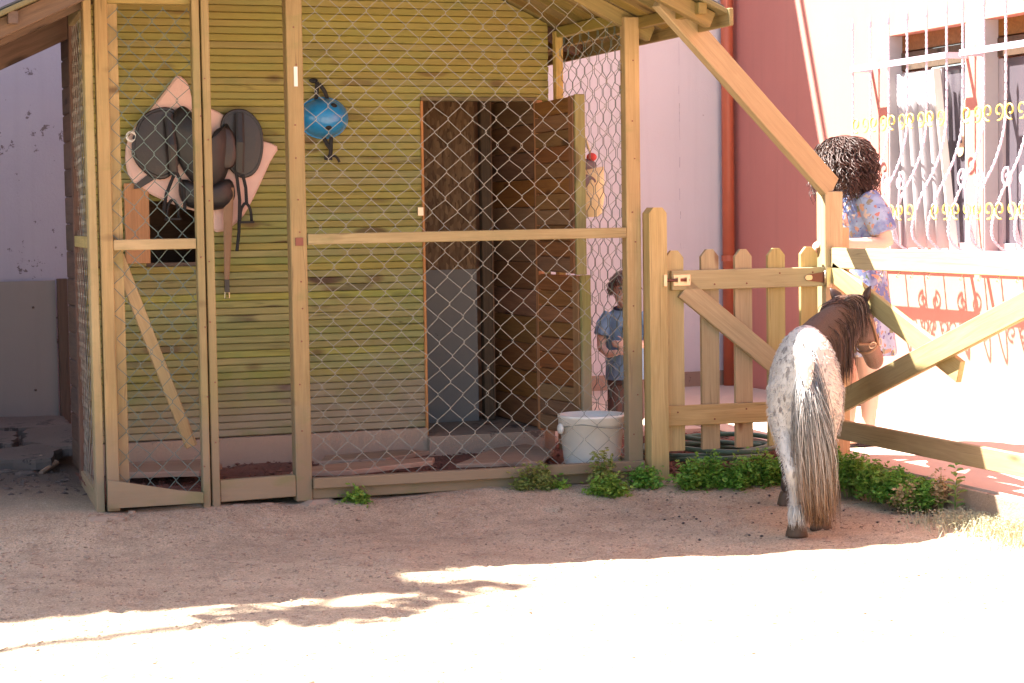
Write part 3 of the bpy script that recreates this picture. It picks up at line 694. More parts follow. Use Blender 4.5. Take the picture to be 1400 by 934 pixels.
# door frame
board('door_jamb', (DOOR[1] + 0.004, SV - 0.008, 0.13), (DOOR[1] + 0.004, SV - 0.008, 1.78), 0.03, 0.05, 'orange', st)
board('door_jamb', (DOOR[0] + 0.004, SV + 0.01, 0.13), (DOOR[0] + 0.004, SV + 0.01, 1.775), 0.012, 0.05, 'orange', st)
board('door_head', (DOOR[0], SV + 0.012, 1.786), (DOOR[1], SV + 0.012, 1.786), 0.02, 0.05, 'roofwood', st)
def leaf(z0, z1, end, rows):
    h = V((DOOR[1] - 0.02, SV - 0.03, 0)); e = V((end[0], end[1], 0)); d = (e - h).normalized(); nrm = V((d.y, -d.x, 0))
    if nrm.x > 0: nrm = -nrm
    root = board('door', h + d*0.02 + V((0, 0, (z0+z1)/2)) - nrm*0.016, e + V((0, 0, (z0+z1)/2)) - nrm*0.016, z1 - z0, 0.012, 'doorwood', st, nrm=nrm)
    def sub(name, a, b, w, t, mat):
        o = board(name, a, b, w, t, mat, None, nrm=nrm); o.parent = root
        bpy.context.view_layer.update(); o.matrix_parent_inverse = root.matrix_world.inverted(); return o
    ph_ = (z1 - z0)/rows
    for k in range(rows):
        z = z0 + (k + 0.5)*ph_; j = rnd.uniform(-0.002, 0.002)
        sub('plank', h + d*0.03 + V((0, 0, z)) + nrm*j, e - d*0.012 + V((0, 0, z)) + nrm*j, ph_ - 0.004, 0.018, 'doorwood')
    sub('stile', e - d*0.04 + V((0, 0, z0)) + nrm*0.016, e - d*0.04 + V((0, 0, z1)) + nrm*0.016, 0.06, 0.016, 'doorwood')
    sub('edge_strip', e + d*0.012 + V((0, 0, z0 - .004)) - nrm*0.004, e + d*0.012 + V((0, 0, z1 + .004)) - nrm*0.004, 0.022, 0.05, 'siding')
    return root
leaf(0.93, 1.765, (2.253, 0.225), 11)
leaf(0.14, 0.915, (2.335, 0.39), 10)
bpy.context.view_layer.update()
tag(MB().box((1.662, SV - 0.022, 1.215), (1.69, SV - 0.004, 1.255)).build('bolt_keep', 'steel'), 'small zinc bolt keep screwed to the siding beside the stable doorway', 'bolt')
# roof
roof_u = {-1: 1.65, 1: 1.45}
rf = MB()
rings = []
for y in (-0.66, 2.42):
    rings.append([V((RU - 1.64, y, RZ - RS*1.64 + 0.027)), V((RU, y, RZ + 0.027)), V((RU + 1.44, y, RZ - RS*1.44 + 0.027)), V((RU + 1.44, y, RZ - RS*1.44 + 0.035)), V((RU, y, RZ + 0.037)), V((RU - 1.64, y, RZ - RS*1.64 + 0.035))])
roof = rf.loft(rings).build('roof', 'felt', st)
for s in (-1, 1):
    d = V((s, 0, -RS)).normalized(); nrm = V((s*RS, 0, 1)).normalized()
    v = -0.68; me = None
    while v < 2.42:
        w = 0.118
        a = V((RU + s*0.012, v + w/2, RZ)) + nrm*0.011; b = V((RU + s*roof_u[s], v + w/2, RZ - RS*roof_u[s])) + nrm*0.011
        me = me or bevel_box((b - a).length, w - 0.006, 0.02, 0.003)
        j = nrm*rnd.uniform(-0.0015, 0.0015)
        board('roof_board', a + j, b + j, w, 0.02, 'roof_shade' if s < 0 else 'roofwood', roof, nrm=nrm, mesh=me); v += w
    for y, dep, mat in ((-0.60, 0.07, 'darkwood' if s < 0 else 'roofwood'), (0.055, 0.07, 'darkwood' if s < 0 else 'roofwood'), (SV + 0.075, 0.13 if s < 0 else 0.06, 'darkwood'), (2.33, 0.09, 'darkwood')):  # left front rafters and batten take dark wood in place of shade
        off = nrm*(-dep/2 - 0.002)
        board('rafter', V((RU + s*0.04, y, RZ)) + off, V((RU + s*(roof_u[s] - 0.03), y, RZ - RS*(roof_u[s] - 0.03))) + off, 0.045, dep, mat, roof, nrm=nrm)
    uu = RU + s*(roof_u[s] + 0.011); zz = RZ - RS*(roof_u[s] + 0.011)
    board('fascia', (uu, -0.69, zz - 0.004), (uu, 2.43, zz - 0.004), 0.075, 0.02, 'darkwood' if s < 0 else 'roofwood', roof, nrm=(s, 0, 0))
    # eave batten under the boards
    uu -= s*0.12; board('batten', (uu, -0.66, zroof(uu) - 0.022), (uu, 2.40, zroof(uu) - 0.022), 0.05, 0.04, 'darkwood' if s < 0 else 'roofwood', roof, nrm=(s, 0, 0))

# ------------------------------------------------------------------ wire enclosure in front of the stable
en = thing('wire_run', 'timber framed wire mesh run built onto the stable front', 'enclosure', (1.2, 0.0, 0))
def post(u0, u1, v0, v1, z0, z1, mat='frame', name='post', parent=en):
    return board(name, ((u0+u1)/2, (v0+v1)/2, z0), ((u0+u1)/2 + rnd.uniform(-.003, .003), (v0+v1)/2, z1), u1 - u0, v1 - v0, mat, parent)
post(-0.045, -0.010, -0.01, 0.06, -0.03, zroof(-0.03) - 0.03)
post(0.000, 0.052, -0.02, 0.03, -0.02, 2.17)
post(0.060, 0.105, 0.05, 0.10, 0.0, 2.13, 'frame')
post(0.408, 0.440, -0.02, 0.03, -0.04, 2.17)
post(0.449, 0.484, -0.01, 0.06, -0.05, zroof(0.47) - 0.02)
post(0.822, 0.894, 0.0, 0.07, -0.03, zroof(0.85) - 0.02)
post(2.400, 2.472, 0.0, 0.06, -0.05, zroof(2.44) - 0.02)
post(-0.005, 0.035, 0.84, 0.89, -0.02, zroof(0.0) - 0.03, 'darkwood')
post(2.385, 2.425, 0.85, 0.895, 0.0, zroof(2.41) - 0.02)
def rail(a, b, w, t=0.03, nrm=(0, -1, 0), mat='frame', name='rail'): return board(name, a, b, w, t, mat, en, nrm=nrm)
rail((0.896, 0.008, 1.117), (2.398, 0.008, 1.122), 0.047, 0.028)
rail((0.054, 0.0, 1.108), (0.406, 0.0, 1.108), 0.045, 0.028)
rail((0.896, 0.004, 0.046), (2.47, -0.002, 0.040), 0.046, 0.05)
rail((0.896, 0.026, 0.0), (2.40, 0.026, -0.006), 0.05, 0.035)
rail((0.486, 0.02, 0.035), (0.820, 0.02, 0.040), 0.095, 0.04)
rail((0.0, 0.04, 2.155), (0.448, 0.04, 2.155), 0.06, 0.04)
rail((0.486, 0.045, 2.36), (2.15, 0.045, 2.2), 0.05, 0.03) if False else None
rail((0.896, 0.05, 2.50), (1.65, 0.05, 2.50), 0.05, 0.03) if False else None
for z, w in ((0.02, 0.07), (1.12, 0.05), (2.13, 0.05)): rail((-0.027, 0.062, z), (0.012, 0.838, z), w, 0.03, (-1, 0, 0))
rail((2.44, 0.062, 0.03), (2.405, 0.848, 0.03), 0.07, 0.03, (1, 0, 0))
rail((2.445, 0.062, 2.115), (2.41, 0.848, 2.115), 0.05, 0.045, (1, 0, 0), 'siding')
# tapered board at the foot of the narrow mesh door
MB().slab([(0.0, -0.005), (0.404, -0.004), (0.404, 0.040), (0.30, 0.055), (0.0, 0.118)], ((0, -0.022, 0), (1, 0, 0), (0, 0, 1), (0, -1, 0)), 0.02).build('kick_board', 'frame', en)
def chain(o, ex, L, z0, z1, w, h, r, mat, jit=0.004, sag=0.0, seed=1, twist=0.3):
    rg = random.Random(seed); ex = V(ex).normalized(); n_ = ex.cross(V((0, 0, 1))); mb = MB(); o = V(o)
    k = 0; x = 0.0
    while x < L - 0.005:
        pts = []; i = 0; z = z0; top = z1(o + ex*x) if callable(z1) else z1
        while z < top:
            side = (i + k) % 2
            nx = noise.noise(V((x*2.3, z*2.3, seed)))*sag
            q = o + ex*(x + (w/2 if side else 0) + rg.uniform(-jit, jit) + nx) + V((0, 0, z + rg.uniform(-jit, jit))) + n_*((0.003 if side else -0.003) + nx*0.8)
            q2 = q + V((0, 0, h*0.10)); pts += [q - V((0, 0, h*twist*0.33)), q + V((0, 0, h*twist*0.33))]
            i += 1; z += h/2
        if len(pts) > 2: mb.tube(pts, r, 4, up=n_, flat=True)
        x += w/2; k += 1
    # two selvedge wires
    p = mb.build('wire_mesh', mat, en); p['kind'] = 'stuff'; return p
chain((0.90, 0.045, 0), (1, 0, 0), 1.50, 0.05, lambda q: zroof(q.x) - 0.06, 0.118, 0.118, 0.00155, 'wire', 0.004, 0.018, 1, 0.10)
chain((0.056, 0.036, 0), (1, 0, 0), 0.36, 0.035, 2.13, 0.098, 0.112, 0.0019, 'wire_green', 0.004, 0.026, 2, 0.10)
chain((-0.030, 0.06, 0), (0.042, 0.78, 0), 0.78, 0.05, 2.12, 0.095, 0.11, 0.0016, 'wire', 0.005, 0.022, 3, 0.22)
chain((2.445, 0.07, 0), (-0.035, 0.78, 0), 0.79, 0.06, 2.10, 0.098, 0.115, 0.0018, 'wire_green', 0.005, 0.03, 4, 0.45)
tag(MB().box((0.850, -0.0035, 1.78), (0.866, -0.0005, 1.865)).build('paper_tag', 'label_white'), 'small white tag stuck high on the middle post of the wire run', 'tag')
tag(MB().box((0.84, -0.006, 1.09), (0.875, -0.0005, 1.125)).build('rail_bracket', 'steel_brown'), 'small rusty bracket on the middle post beside the rail', 'bracket')
for (x, z) in [(0.858, 0.3 + 0.17*k + rnd.uniform(-.05, .05)) for k in range(12)] + [(2.436, 0.2 + 0.21*k + rnd.uniform(-.05, .05)) for k in range(9)] + [(0.466, 0.25 + 0.26*k) for k in range(7)] + [(0.425, 0.15 + 0.3*k) for k in range(6)]:
    y = {0.858: 0.0, 2.436: 0.0, 0.466: -0.01, 0.425: -0.02}[x]
    MB().lathe([(0.0, y - 0.0035), (0.0035, y - 0.003), (0.004, y + 0.001)], (x + rnd.uniform(-.012, .012), 0, z), 7, 'y').build('screw', 'steel_brown', en)
# earth floor of the run
mb = MB(); n = 44
mb.v = [V((-0.02 + 2.44*i/n, 0.03 + 0.90*j/n, 0.035 - 0.05*(1 - j/n)*0.6 + 0.03*noise.noise(V((i*0.16, j*0.16, 4))) + 0.012*noise.noise(V((i*0.6, j*0.6, 4))))) for j in range(n+1) for i in range(n+1)]
mb.f = [[j*(n+1)+i, j*(n+1)+i+1, (j+1)*(n+1)+i+1, (j+1)*(n+1)+i] for j in range(n) for i in range(n)]
o = mb.build('earth_floor', 'soil', smooth=True); o['kind'] = 'structure'
mb = MB()
for k in range(900):
    pebble(mb, rnd.uniform(0.1, 2.3), rnd.uniform(0.08, 0.86), rnd.uniform(0.02, 0.05), rnd.choice((0.004, 0.006, 0.009, 0.012)))
o = mb.build('soil_crumbs', 'soil'); o['kind'] = 'stuff'; o['label'] = 'crumbs of red soil inside the wire run'; o['category'] = 'soil'
def flat_board(pts, z, th, mat, label, tilt=0.0, name='loose_board', cat='board'):
    out_ = []
    for a, b in zip(pts, pts[1:] + pts[:1]):
        n_ = max(2, int(math.hypot(b[0]-a[0], b[1]-a[1])/0.06)); am = 0.022 if cat == 'flagstone' else 0.006
        out_ += [(a[0] + (b[0]-a[0])*k/n_ + rnd.uniform(-am, am), a[1] + (b[1]-a[1])*k/n_ + rnd.uniform(-am, am)) for k in range(n_)]
    pts = out_
    cx = sum(p[0] for p in pts)/len(pts); cy = sum(p[1] for p in pts)/len(pts)
    fr = ((cx, cy, z), (1, 0, tilt), (0, 1, 0.02), (0, 0, 1))
    return tag(MB().slab([(p[0]-cx, p[1]-cy) for p in pts], fr, th, 0.02).build(name, mat, None, (cx, cy, z)), label, cat)
flat_board([(0.84, 0.20), (1.10, 0.12), (1.52, 0.22), (1.55, 0.32), (1.15, 0.36), (0.90, 0.30)], 0.062, 0.022, 'greywood', 'long dusty grey board lying on soil behind the middle post', 0.02)
flat_board([(1.60, 0.14), (2.0, 0.10), (2.2, 0.45), (2.15, 0.72), (1.95, 0.62), (1.66, 0.22)], 0.060, 0.018, 'greywood', 'broad triangular board lying between doorway and white bucket', -0.01)
flat_board([(0.12, 0.42), (0.46, 0.34), (0.60, 0.52), (0.55, 0.72), (0.2, 0.74)], 0.066, 0.025, 'greywood', 'flat dusty slab on the soil behind the narrow mesh door', 0.0, 'loose_slab', 'slab')
flat_board([(1.05, 0.52), (1.35, 0.46), (1.62, 0.6), (1.5, 0.72), (1.12, 0.68)], 0.064, 0.02, 'greywood', 'thin broken board on the soil below the pale siding', 0.015)
tag(board('leaning_plank', (0.085, 0.135, 1.08), (0.400, 0.20, 0.215), 0.052, 0.028, 'fence', None), 'loose narrow plank slanting across inside the narrow mesh door', 'plank')

# stones under the frame
def stone(name, c, r, label, mat='stone', seed=0, cat='stone', group=None):
    rg = random.Random(seed); mb = MB(); mb.ball((0, 0, 0), (1, 1, 1), 9, 6)
    for p in mb.v:
        k = 1 + 0.22*noise.noise(p*1.7 + V((seed*3.1, 0, 0))); q = V((max(-.8, min(.8, p.x*k)), max(-.8, min(.8, p.y*k)), max(-.75, min(.75, p.z*k))))
        p.x, p.y, p.z = q.x*r[0]*1.2, q.y*r[1]*1.2, q.z*r[2]*1.3
    mb.v = [p + V(c) for p in mb.v]
    return tag(mb.build(name, mat, None, c), label, cat, group)
stone('block', (0.92, 0.02, -0.075), (0.095, 0.07, 0.05), 'squared stone block under the middle post of the run', seed=1)
stone('stone', (0.565, 0.01, -0.05), (0.035, 0.03, 0.025), 'small stone under the low board, nearest the double post', seed=2)
stone('stone', (0.625, 0.01, -0.05), (0.032, 0.03, 0.022), 'small stone in the middle of the three under the low board', seed=3)
stone('stone', (0.690, 0.01, -0.05), (0.04, 0.03, 0.022), 'small stone under the low board, nearest the middle post', seed=4)
stone('block', (-0.03, -0.10, -0.06), (0.10, 0.06, 0.035), 'flat earthy block at the left front corner of the run', seed=5)
stone('stone', (0.10, -0.02, -0.05), (0.02, 0.02, 0.03), 'little upright yellowish stone under the kick board', seed=6)
stone('block', (2.36, -0.03, -0.07), (0.08, 0.05, 0.03), 'weathered block beneath the right corner of the run', seed=8)
# flagstones and rubble in the dark corner at the left
flat_board([(-0.45, 1.5), (-0.10, 1.35), (0.02, 1.75), (-0.1, 1.95), (-0.45, 1.85)], 0.01, 0.05, 'slate', 'broken flagstone nearest the left picture edge', 0.05, 'flagstone', 'flagstone')
flat_board([(-0.02, 1.7), (0.10, 1.62), (0.18, 2.5), (-0.08, 2.6), (-0.14, 2.1)], 0.04, 0.05, 'slate', 'pale topped flagstone tilted against the side of the run', 0.12, 'flagstone', 'flagstone')
flat_board([(-0.5, 2.1), (-0.2, 2.05), (-0.12, 2.6), (-0.4, 2.8)], 0.02, 0.06, 'slate', 'dark flagstone lying in the middle of the rubble', -0.05, 'flagstone', 'flagstone')
flat_board([(-0.5, 2.9), (0.19, 2.75), (0.19, 3.3), (-0.5, 3.5)], 0.03, 0.05, 'slate', 'long flagstone at the foot of the grey sheet panel', 0.0, 'flagstone', 'flagstone')
for k, (x, y, r) in enumerate(((-0.22, 1.2, 0.05), (-0.30, 1.35, 0.04), (-0.38, 1.05, 0.045), (-0.18, 1.95, 0.06), (-0.05, 2.75, 0.07), (-0.28, 2.95, 0.06))):
    stone('rubble_stone', (x, y, -0.005), (r, r*0.8, r*0.6), ('dark rubble stone just in front of the flagstones', 'smaller dark rubble stone beside the flagstones', 'rubble stone closest to the left picture edge', 'rounded rubble stone wedged between flagstones', 'rubble stone in the shadow below the sheet panel', 'rubble stone near the left edge below the sheet panel')[k], 'slate', 20 + k)
mb = MB()
for k in range(420):
    x, y = rnd.uniform(-0.6, 0.02), rnd.uniform(0.5, 3.6); pebble(mb, x, y, zg(x, y), rnd.uniform(0.005, 0.020))
o = mb.build('rubble', 'slate'); o['kind'] = 'stuff'; o['label'] = 'small dark rubble strewn in the corner beside the stable'; o['category'] = 'rubble'
tag(MB().tube([(-0.12, 1.50, 0.05), (-0.05, 1.42, 0.03), (-0.14, 1.28, 0.0)], [0.016, 0.014, 0.012], 7).build('stick', 'greywood', None), 'bent pale stick lying on the earth before the flagstones', 'stick')
pn = thing('sheet_panel', 'dull grey sheet panel leaning against the peeling wall', 'panel', (0.0, 3.8, 0))
MB().box((-1.4, 3.80, -0.05), (0.235, 3.815, 0.86)).build('sheet', 'sheet', pn)
board('edge_batten', (0.275, 3.80, -0.05), (0.275, 3.80, 0.87), 0.06, 0.04, 'darkwood', pn)
for z in (0.2, 0.7):
    for x in (-0.3, 0.1): MB().ball((x, 3.797, z), 0.008, 6, 4).build('rivet', 'darkwood', pn)

# ------------------------------------------------------------------ gate, fence, brace
gt = thing('picket_gate', 'honey coloured wooden picket gate with diagonal brace', 'gate', (2.99, 0, 0.1))
def picket_mesh(w, h, t, ch=0.028):
    mb = MB(); sec = [(-w/2, 0), (w/2, 0), (w/2, h - ch*1.2), (w/2 - ch, h), (-w/2 + ch, h), (-w/2, h - ch*1.2)]
    mb.loft([[V((z, x, y)) for x, z in sec] for y in (-t/2, t/2)])
    me = mb.mesh('picket'); return me
def picket(u, w, z0, z1, v, parent, name='picket', t=0.022, ch=0.028, mat='fence'):
    me = picket_mesh(w, z1 - z0, t, ch); me.materials.append(M[mat])
    o = bpy.data.objects.new(name, me); COL.objects.link(o); W[o] = V((u, v, z0))
    if parent is not None: o.parent = parent; o.location = W[o] - W[parent]
    else: o.location = W[o]
    # local x is up, local z faces the front
    rot = Matrix(((0, 1, 0), (0, 0, -1), (1, 0, 0)))
    rot = Matrix((V((0, 0, 1)), V((1, 0, 0)), V((0, 1, 0)))).transposed()
    o.rotation_mode = 'QUATERNION'; o.rotation_quaternion = rot.to_quaternion(); return o
for a, b in ((2.590, 2.680), (2.771, 2.860), (2.945, 3.032), (3.117, 3.206), (3.290, 3.378)):
    picket((a+b)/2, b - a, 0.098, 1.035 + rnd.uniform(-.004, .004), 0.0, gt)
board('rail', (2.608, -0.026, 0.896), (3.412, -0.026, 0.896), 0.092, 0.026, 'fence', gt)
board('rail', (2.575, -0.026, 0.266), (3.395, -0.026, 0.259), 0.095, 0.026, 'fence', gt)
board('brace', (2.675, -0.0265, 0.857), (3.33, -0.0265, 0.340), 0.098, 0.025, 'fence', gt)
for a in (2.635, 2.815, 2.99, 3.16, 3.335):
    for z, dz in ((0.896, 0.022), (0.262, 0.02)):
        MB().lathe([(0.0, -0.0415), (0.004, -0.0412), (0.0045, -0.0385)], (a + rnd.uniform(-.012, .012), 0, z + rnd.choice((-1, 1))*dz), 8, 'y').build('screw', 'steel_brown', gt)
bo = MB().box((2.615, -0.044, 0.872), (2.70, -0.0395, 0.922)).build('bolt_plate', 'steel', gt)
MB().tube([(2.575, -0.052, 0.898), (2.69, -0.052, 0.898)], 0.007, 8).build('bolt_rod', 'steel_brown', bo, smooth=True)
for x in (2.635, 2.68): MB().box((x - 0.006, -0.062, 0.886), (x + 0.006, -0.0445, 0.910)).build('bolt_staple', 'steel', bo)
hg = MB().slab([(3.30, 0.885), (3.31, 0.878), (3.395, 0.868), (3.395, 0.918), (3.31, 0.907), (3.30, 0.90)], ((0, -0.040, 0), (1, 0, 0), (0, 0, 1), (0, -1, 0)), 0.004).build('hinge_strap', 'steel_brown', gt)
MB().box((3.402, -0.060, 0.845), (3.430, -0.0465, 0.94)).build('hinge_plate', 'steel', hg)
MB().tube([(3.399, -0.05, 0.862), (3.399, -0.05, 0.924)], 0.006, 8).build('hinge_pin', 'steel', hg, smooth=True)
MB().slab(sp2([(3.295, 0.893), (3.305, 0.905), (3.33, 0.903), (3.33, 0.884), (3.305, 0.881)], 3), ((0, -0.0445, 0), (1, 0, 0), (0, 0, 1), (0, -1, 0)), 0.002).build('hinge_tip', 'steel', hg)

tag(picket(2.532, 0.088, -0.17, 1.235, -0.02, None, 'gate_post', 0.08, 0.022), 'thick gate post with chamfered top beside the wire run', 'post')
kp = MB().box((2.556, -0.068, 0.872), (2.572, -0.0605, 0.925)).build('latch_keep', 'steel'); tag(kp, 'small zinc latch keep on the thick gate post', 'latch')
fn = thing('rail_fence', 'wooden rail fence with crossed diagonals running out of frame at right', 'fence', (3.45, -1.4, -0.1))
board('post', (3.451, 0.0, -0.15), (3.451, 0.0, 1.30), 0.094, 0.088, 'fence', fn)
board('post', (3.528, 0.012, -0.15), (3.528, 0.012, 1.128), 0.050, 0.04, 'fence', fn)
board('post', (3.46, -2.65, -0.25), (3.46, -2.65, 1.15), 0.09, 0.09, 'fence', fn)
fl = (-1, 0, 0)
board('rail', (3.442, -0.046, 0.983), (3.442, -2.62, 0.978), 0.098, 0.026, 'fence', fn, nrm=fl)
board('rail', (3.442, -0.046, 0.170), (3.442, -2.62, 0.166), 0.092, 0.026, 'fence', fn, nrm=fl)
board('diagonal', (3.412, -0.06, 0.268), (3.412, -2.25, 1.01), 0.104, 0.026, 'fence', fn, nrm=fl)
board('diagonal', (3.442, -0.05, 0.920), (3.442, -1.17, 0.515), 0.098, 0.026, 'fence', fn, nrm=fl)
for y in (-0.52, -0.66, -0.78, -0.92, -1.18, -1.32, -1.46, -1.6):
    o = MB().tube([(3.44, y, 0.94), (3.44, y, 0.915), (3.436, y, 0.905), (3.43, y, 0.908), (3.428, y, 0.918)], 0.0028, 5).build('hook', 'steel', fn, smooth=True)
tag(board('roof_brace', (2.40, -0.42, 2.155), (3.455, -0.005, 1.315), 0.115, 0.045, 'brace', None, nrm=(0.3, -1, 0.05)), 'thick diagonal brace from the stable roof down to the fence post', 'brace')

# ------------------------------------------------------------------ tack on the stable wall
SF = SV - 0.004                                          # the face of the siding
def wallframe(v): return ((0, v, 0), (1, 0, 0), (0, 0, 1), (0, -1, 0))
pad = thing('saddle_pad', 'pale pink quilted saddle pad hung behind the dark saddle', 'saddle pad', (0.6, SF, 1.5))
MB().slab(sp2([(0.50, 1.885), (0.545, 1.85), (0.575, 1.77), (0.72, 1.70), (0.84, 1.60), (0.965, 1.555), (0.93, 1.48), (0.84, 1.30), (0.77, 1.20), (0.665, 1.15), (0.60, 1.235), (0.45, 1.29), (0.30, 1.37), (0.25, 1.46), (0.265, 1.60), (0.38, 1.74), (0.46, 1.84)], 3), wallframe(SF - 0.002), 0.03, 0.03, 0.012).build('pad', 'pinkpad', pad, smooth=False)
MB().slab(sp2([(0.28, 1.375), (0.305, 1.36), (0.41, 1.43), (0.395, 1.455)], 2), wallframe(SF - 0.036), 0.008).build('strap', 'leather', pad)
mb = MB()
for q in range(5):
    a = (0.42 + q*0.09, 1.30 + q*0.015); mb.tube([(a[0], SF - 0.040, a[1] + 0.02), (a[0] + 0.06, SF - 0.047, a[1] + 0.25)], 0.002, 4)
mb.build('stitching', 'pinkpad', pad)
sd = thing('saddle', 'dark brown leather saddle hung on the green plank wall', 'saddle', (0.58, SF, 1.5))
f1 = sp2([(0.30, 1.66), (0.36, 1.72), (0.45, 1.735), (0.50, 1.68), (0.51, 1.55), (0.47, 1.44), (0.40, 1.40), (0.32, 1.44), (0.27, 1.53)], 4)
MB().slab(f1, wallframe(SF - 0.05), 0.012, 0.03, 0.004).build('flap', 'leather', sd)
f2 = sp2([(0.69, 1.60), (0.70, 1.69), (0.76, 1.73), (0.83, 1.715), (0.885, 1.64), (0.888, 1.52), (0.85, 1.43), (0.78, 1.405), (0.715, 1.47)], 4)
MB().slab(f2, wallframe(SF - 0.05), 0.012, 0.03, 0.004).build('flap', 'leather', sd)
seat = [(0.50, 1.74), (0.56, 1.70), (0.60, 1.62), (0.66, 1.60), (0.71, 1.66), (0.735, 1.60), (0.72, 1.46), (0.68, 1.38), (0.60, 1.35), (0.52, 1.42), (0.475, 1.52), (0.45, 1.66)]
MB().slab(sp2(seat, 4), wallframe(SF - 0.06), 0.035, 0.12, 0.03).build('seat', 'black', sd, smooth=True)
MB().slab(sp2([(0.50, 1.40), (0.60, 1.37), (0.72, 1.40), (0.745, 1.32), (0.70, 1.265), (0.60, 1.255), (0.52, 1.275), (0.485, 1.33)], 4), wallframe(SF - 0.055), 0.04, 0.14, 0.018).build('cantle', 'black', sd, smooth=True)
MB().slab(sp2([(0.65, 1.62), (0.72, 1.64), (0.76, 1.56), (0.74, 1.46), (0.68, 1.45), (0.64, 1.52)], 4), wallframe(SF - 0.085), 0.014, 0.1, 0.005).build('knee_roll', 'leather', sd, smooth=True)
for f_ in (f1, f2):
    cx_ = sum(p[0] for p in f_)/len(f_); cz_ = sum(p[1] for p in f_)/len(f_)
    MB().tube([(cx_ + (p[0]-cx_)*0.90, SF - 0.0635, cz_ + (p[1]-cz_)*0.90) for p in f_], 0.0022, 5, close=True).build('welt', 'black', sd)
for a, b in (((0.44, 1.70), (0.46, 1.42)), ((0.775, 1.71), (0.77, 1.43))):
    MB().tube([(a[0], SF - 0.085, a[1]), ((a[0]+b[0])/2, SF - 0.108, (a[1]+b[1])/2), (b[0], SF - 0.085, b[1])], [(0.02, 0.004)]*3, 6, up=(0, -1, 0), flat=True).build('billet', 'black', sd)
MB().lathe([(0.02, -0.004), (0.027, 0), (0.02, 0.004), (0.015, 0), (0.02, -0.004)], (0.27, SF - 0.06, 1.60), 12, 'y').build('ring', 'label_white', sd)
gi = thing('girth', 'tan webbing girth strap hanging below the saddle', 'girth', (0.71, SF, 1.1))
MB().tube([(0.715, SF - 0.09, 1.36), (0.708, SF - 0.085, 1.2), (0.708, SF - 0.04, 1.0), (0.706, SF - 0.03, 0.91)], [(0.024, 0.005), (0.022, 0.005), (0.015, 0.005), (0.011, 0.005)], 6, up=(0, -1, 0), flat=True).build('strap', 'leather_tan', gi)
MB().box((0.695, SF - 0.04, 0.865), (0.717, SF - 0.025, 0.925)).build('leather_end', 'leather', gi)
mb = MB().tube([(0.697, SF - 0.032, 0.868), (0.695, SF - 0.032, 0.838), (0.717, SF - 0.032, 0.838), (0.715, SF - 0.032, 0.868)], 0.003, 5); mb.build('buckle', 'steel', gi)
for k, (pts) in enumerate(([(0.75, SF - 0.10, 1.43), (0.765, SF - 0.09, 1.3), (0.762, SF - 0.07, 1.15), (0.752, SF - 0.06, 1.06)], [(0.78, SF - 0.1, 1.42), (0.795, SF - 0.09, 1.36), (0.80, SF - 0.08, 1.28)], [(0.46, SF - 0.10, 1.43), (0.42, SF - 0.09, 1.33), (0.405, SF - 0.09, 1.25)], [(0.47, SF - 0.10, 1.43), (0.50, SF - 0.1, 1.36), (0.505, SF - 0.09, 1.25)])):
    MB().tube(pts, [(0.008, 0.004)]*len(pts), 6, up=(0, -1, 0), flat=True).build('strap', 'strapblack', sd)
for c in ((0.795, 1.235), (0.45, 1.255)):
    pts = [(c[0] - 0.028, SF - 0.075, c[1] - 0.035), (c[0] - 0.022, SF - 0.08, c[1] + 0.02), (c[0], SF - 0.08, c[1] + 0.05), (c[0] + 0.022, SF - 0.08, c[1] + 0.02), (c[0] + 0.028, SF - 0.075, c[1] - 0.035)]
    s_ = MB().tube(spline(pts, 4), 0.007, 6).build('stirrup', 'strapblack', sd, smooth=True)
    MB().box((c[0] - 0.036, SF - 0.10, c[1] - 0.045), (c[0] + 0.036, SF - 0.05, c[1] - 0.034)).build('tread', 'strapblack', s_)
# helmet
he = thing('riding_helmet', 'bright blue children riding helmet hanging on the plank wall', 'helmet', (1.20, SF, 1.69))
rings = []
for i in range(11):
    t = math.pi/2*i/10
    rings.append([V((1.195 + 0.118*math.cos(a)*math.cos(t)**0.8, SF - 0.012 - 0.125*math.sin(t), 1.69 + 0.095*math.sin(a)*max(0.02, math.cos(t))**0.8)) for a in (2*math.pi*k/28 for k in range(28))])
MB().loft(rings).build('shell', 'blue', he, smooth=True)
MB().tube([V((1.195 + 0.120*math.cos(a), SF - 0.016, 1.69 + 0.097*math.sin(a))) for a in (2*math.pi*k/28 for k in range(28))], 0.005, 6, close=True).build('rim', 'blue', he, smooth=True)
def on_shell(x, z):
    q = ((x - 1.195)/0.118)**2 + ((z - 1.69)/0.095)**2; return SF - 0.012 - 0.125*math.sqrt(max(0.0, 1 - q**1.25))
for x, z in ((1.225, 1.745), (1.195, 1.637)):
    v_ = on_shell(x, z)
    n_ = V(((x - 1.195)/0.118**2, (v_ - SF)/0.125**2, (z - 1.69)/0.095**2)).normalized(); q = n_.to_track_quat('Z', 'Y').to_matrix()
    vh = MB().ball((x, v_, z), (0.017, 0.014, 0.004), 12, 6, q); vh.build('vent', 'strapblack', he, smooth=True)
def strap(pts, name='strap', w=0.010):
    MB().tube(spline(pts, 4), [(w, 0.0025)]*((len(pts)-1)*4 + 1), 6, up=(0, -1, 0), flat=True).build(name, 'strapblack', he)
strap([(1.16, SF - 0.02, 1.765), (1.165, SF - 0.025, 1.82), (1.168, SF - 0.02, 1.862)])
strap([(1.22, SF - 0.02, 1.77), (1.20, SF - 0.03, 1.82), (1.175, SF - 0.025, 1.853)])
MB().ball((1.150, SF - 0.02, 1.868), (0.022, 0.012, 0.012), 8, 6).build('chin_cup', 'strapblack', he)
strap([(1.19, SF - 0.02, 1.61), (1.205, SF - 0.03, 1.57), (1.222, SF - 0.03, 1.545)])
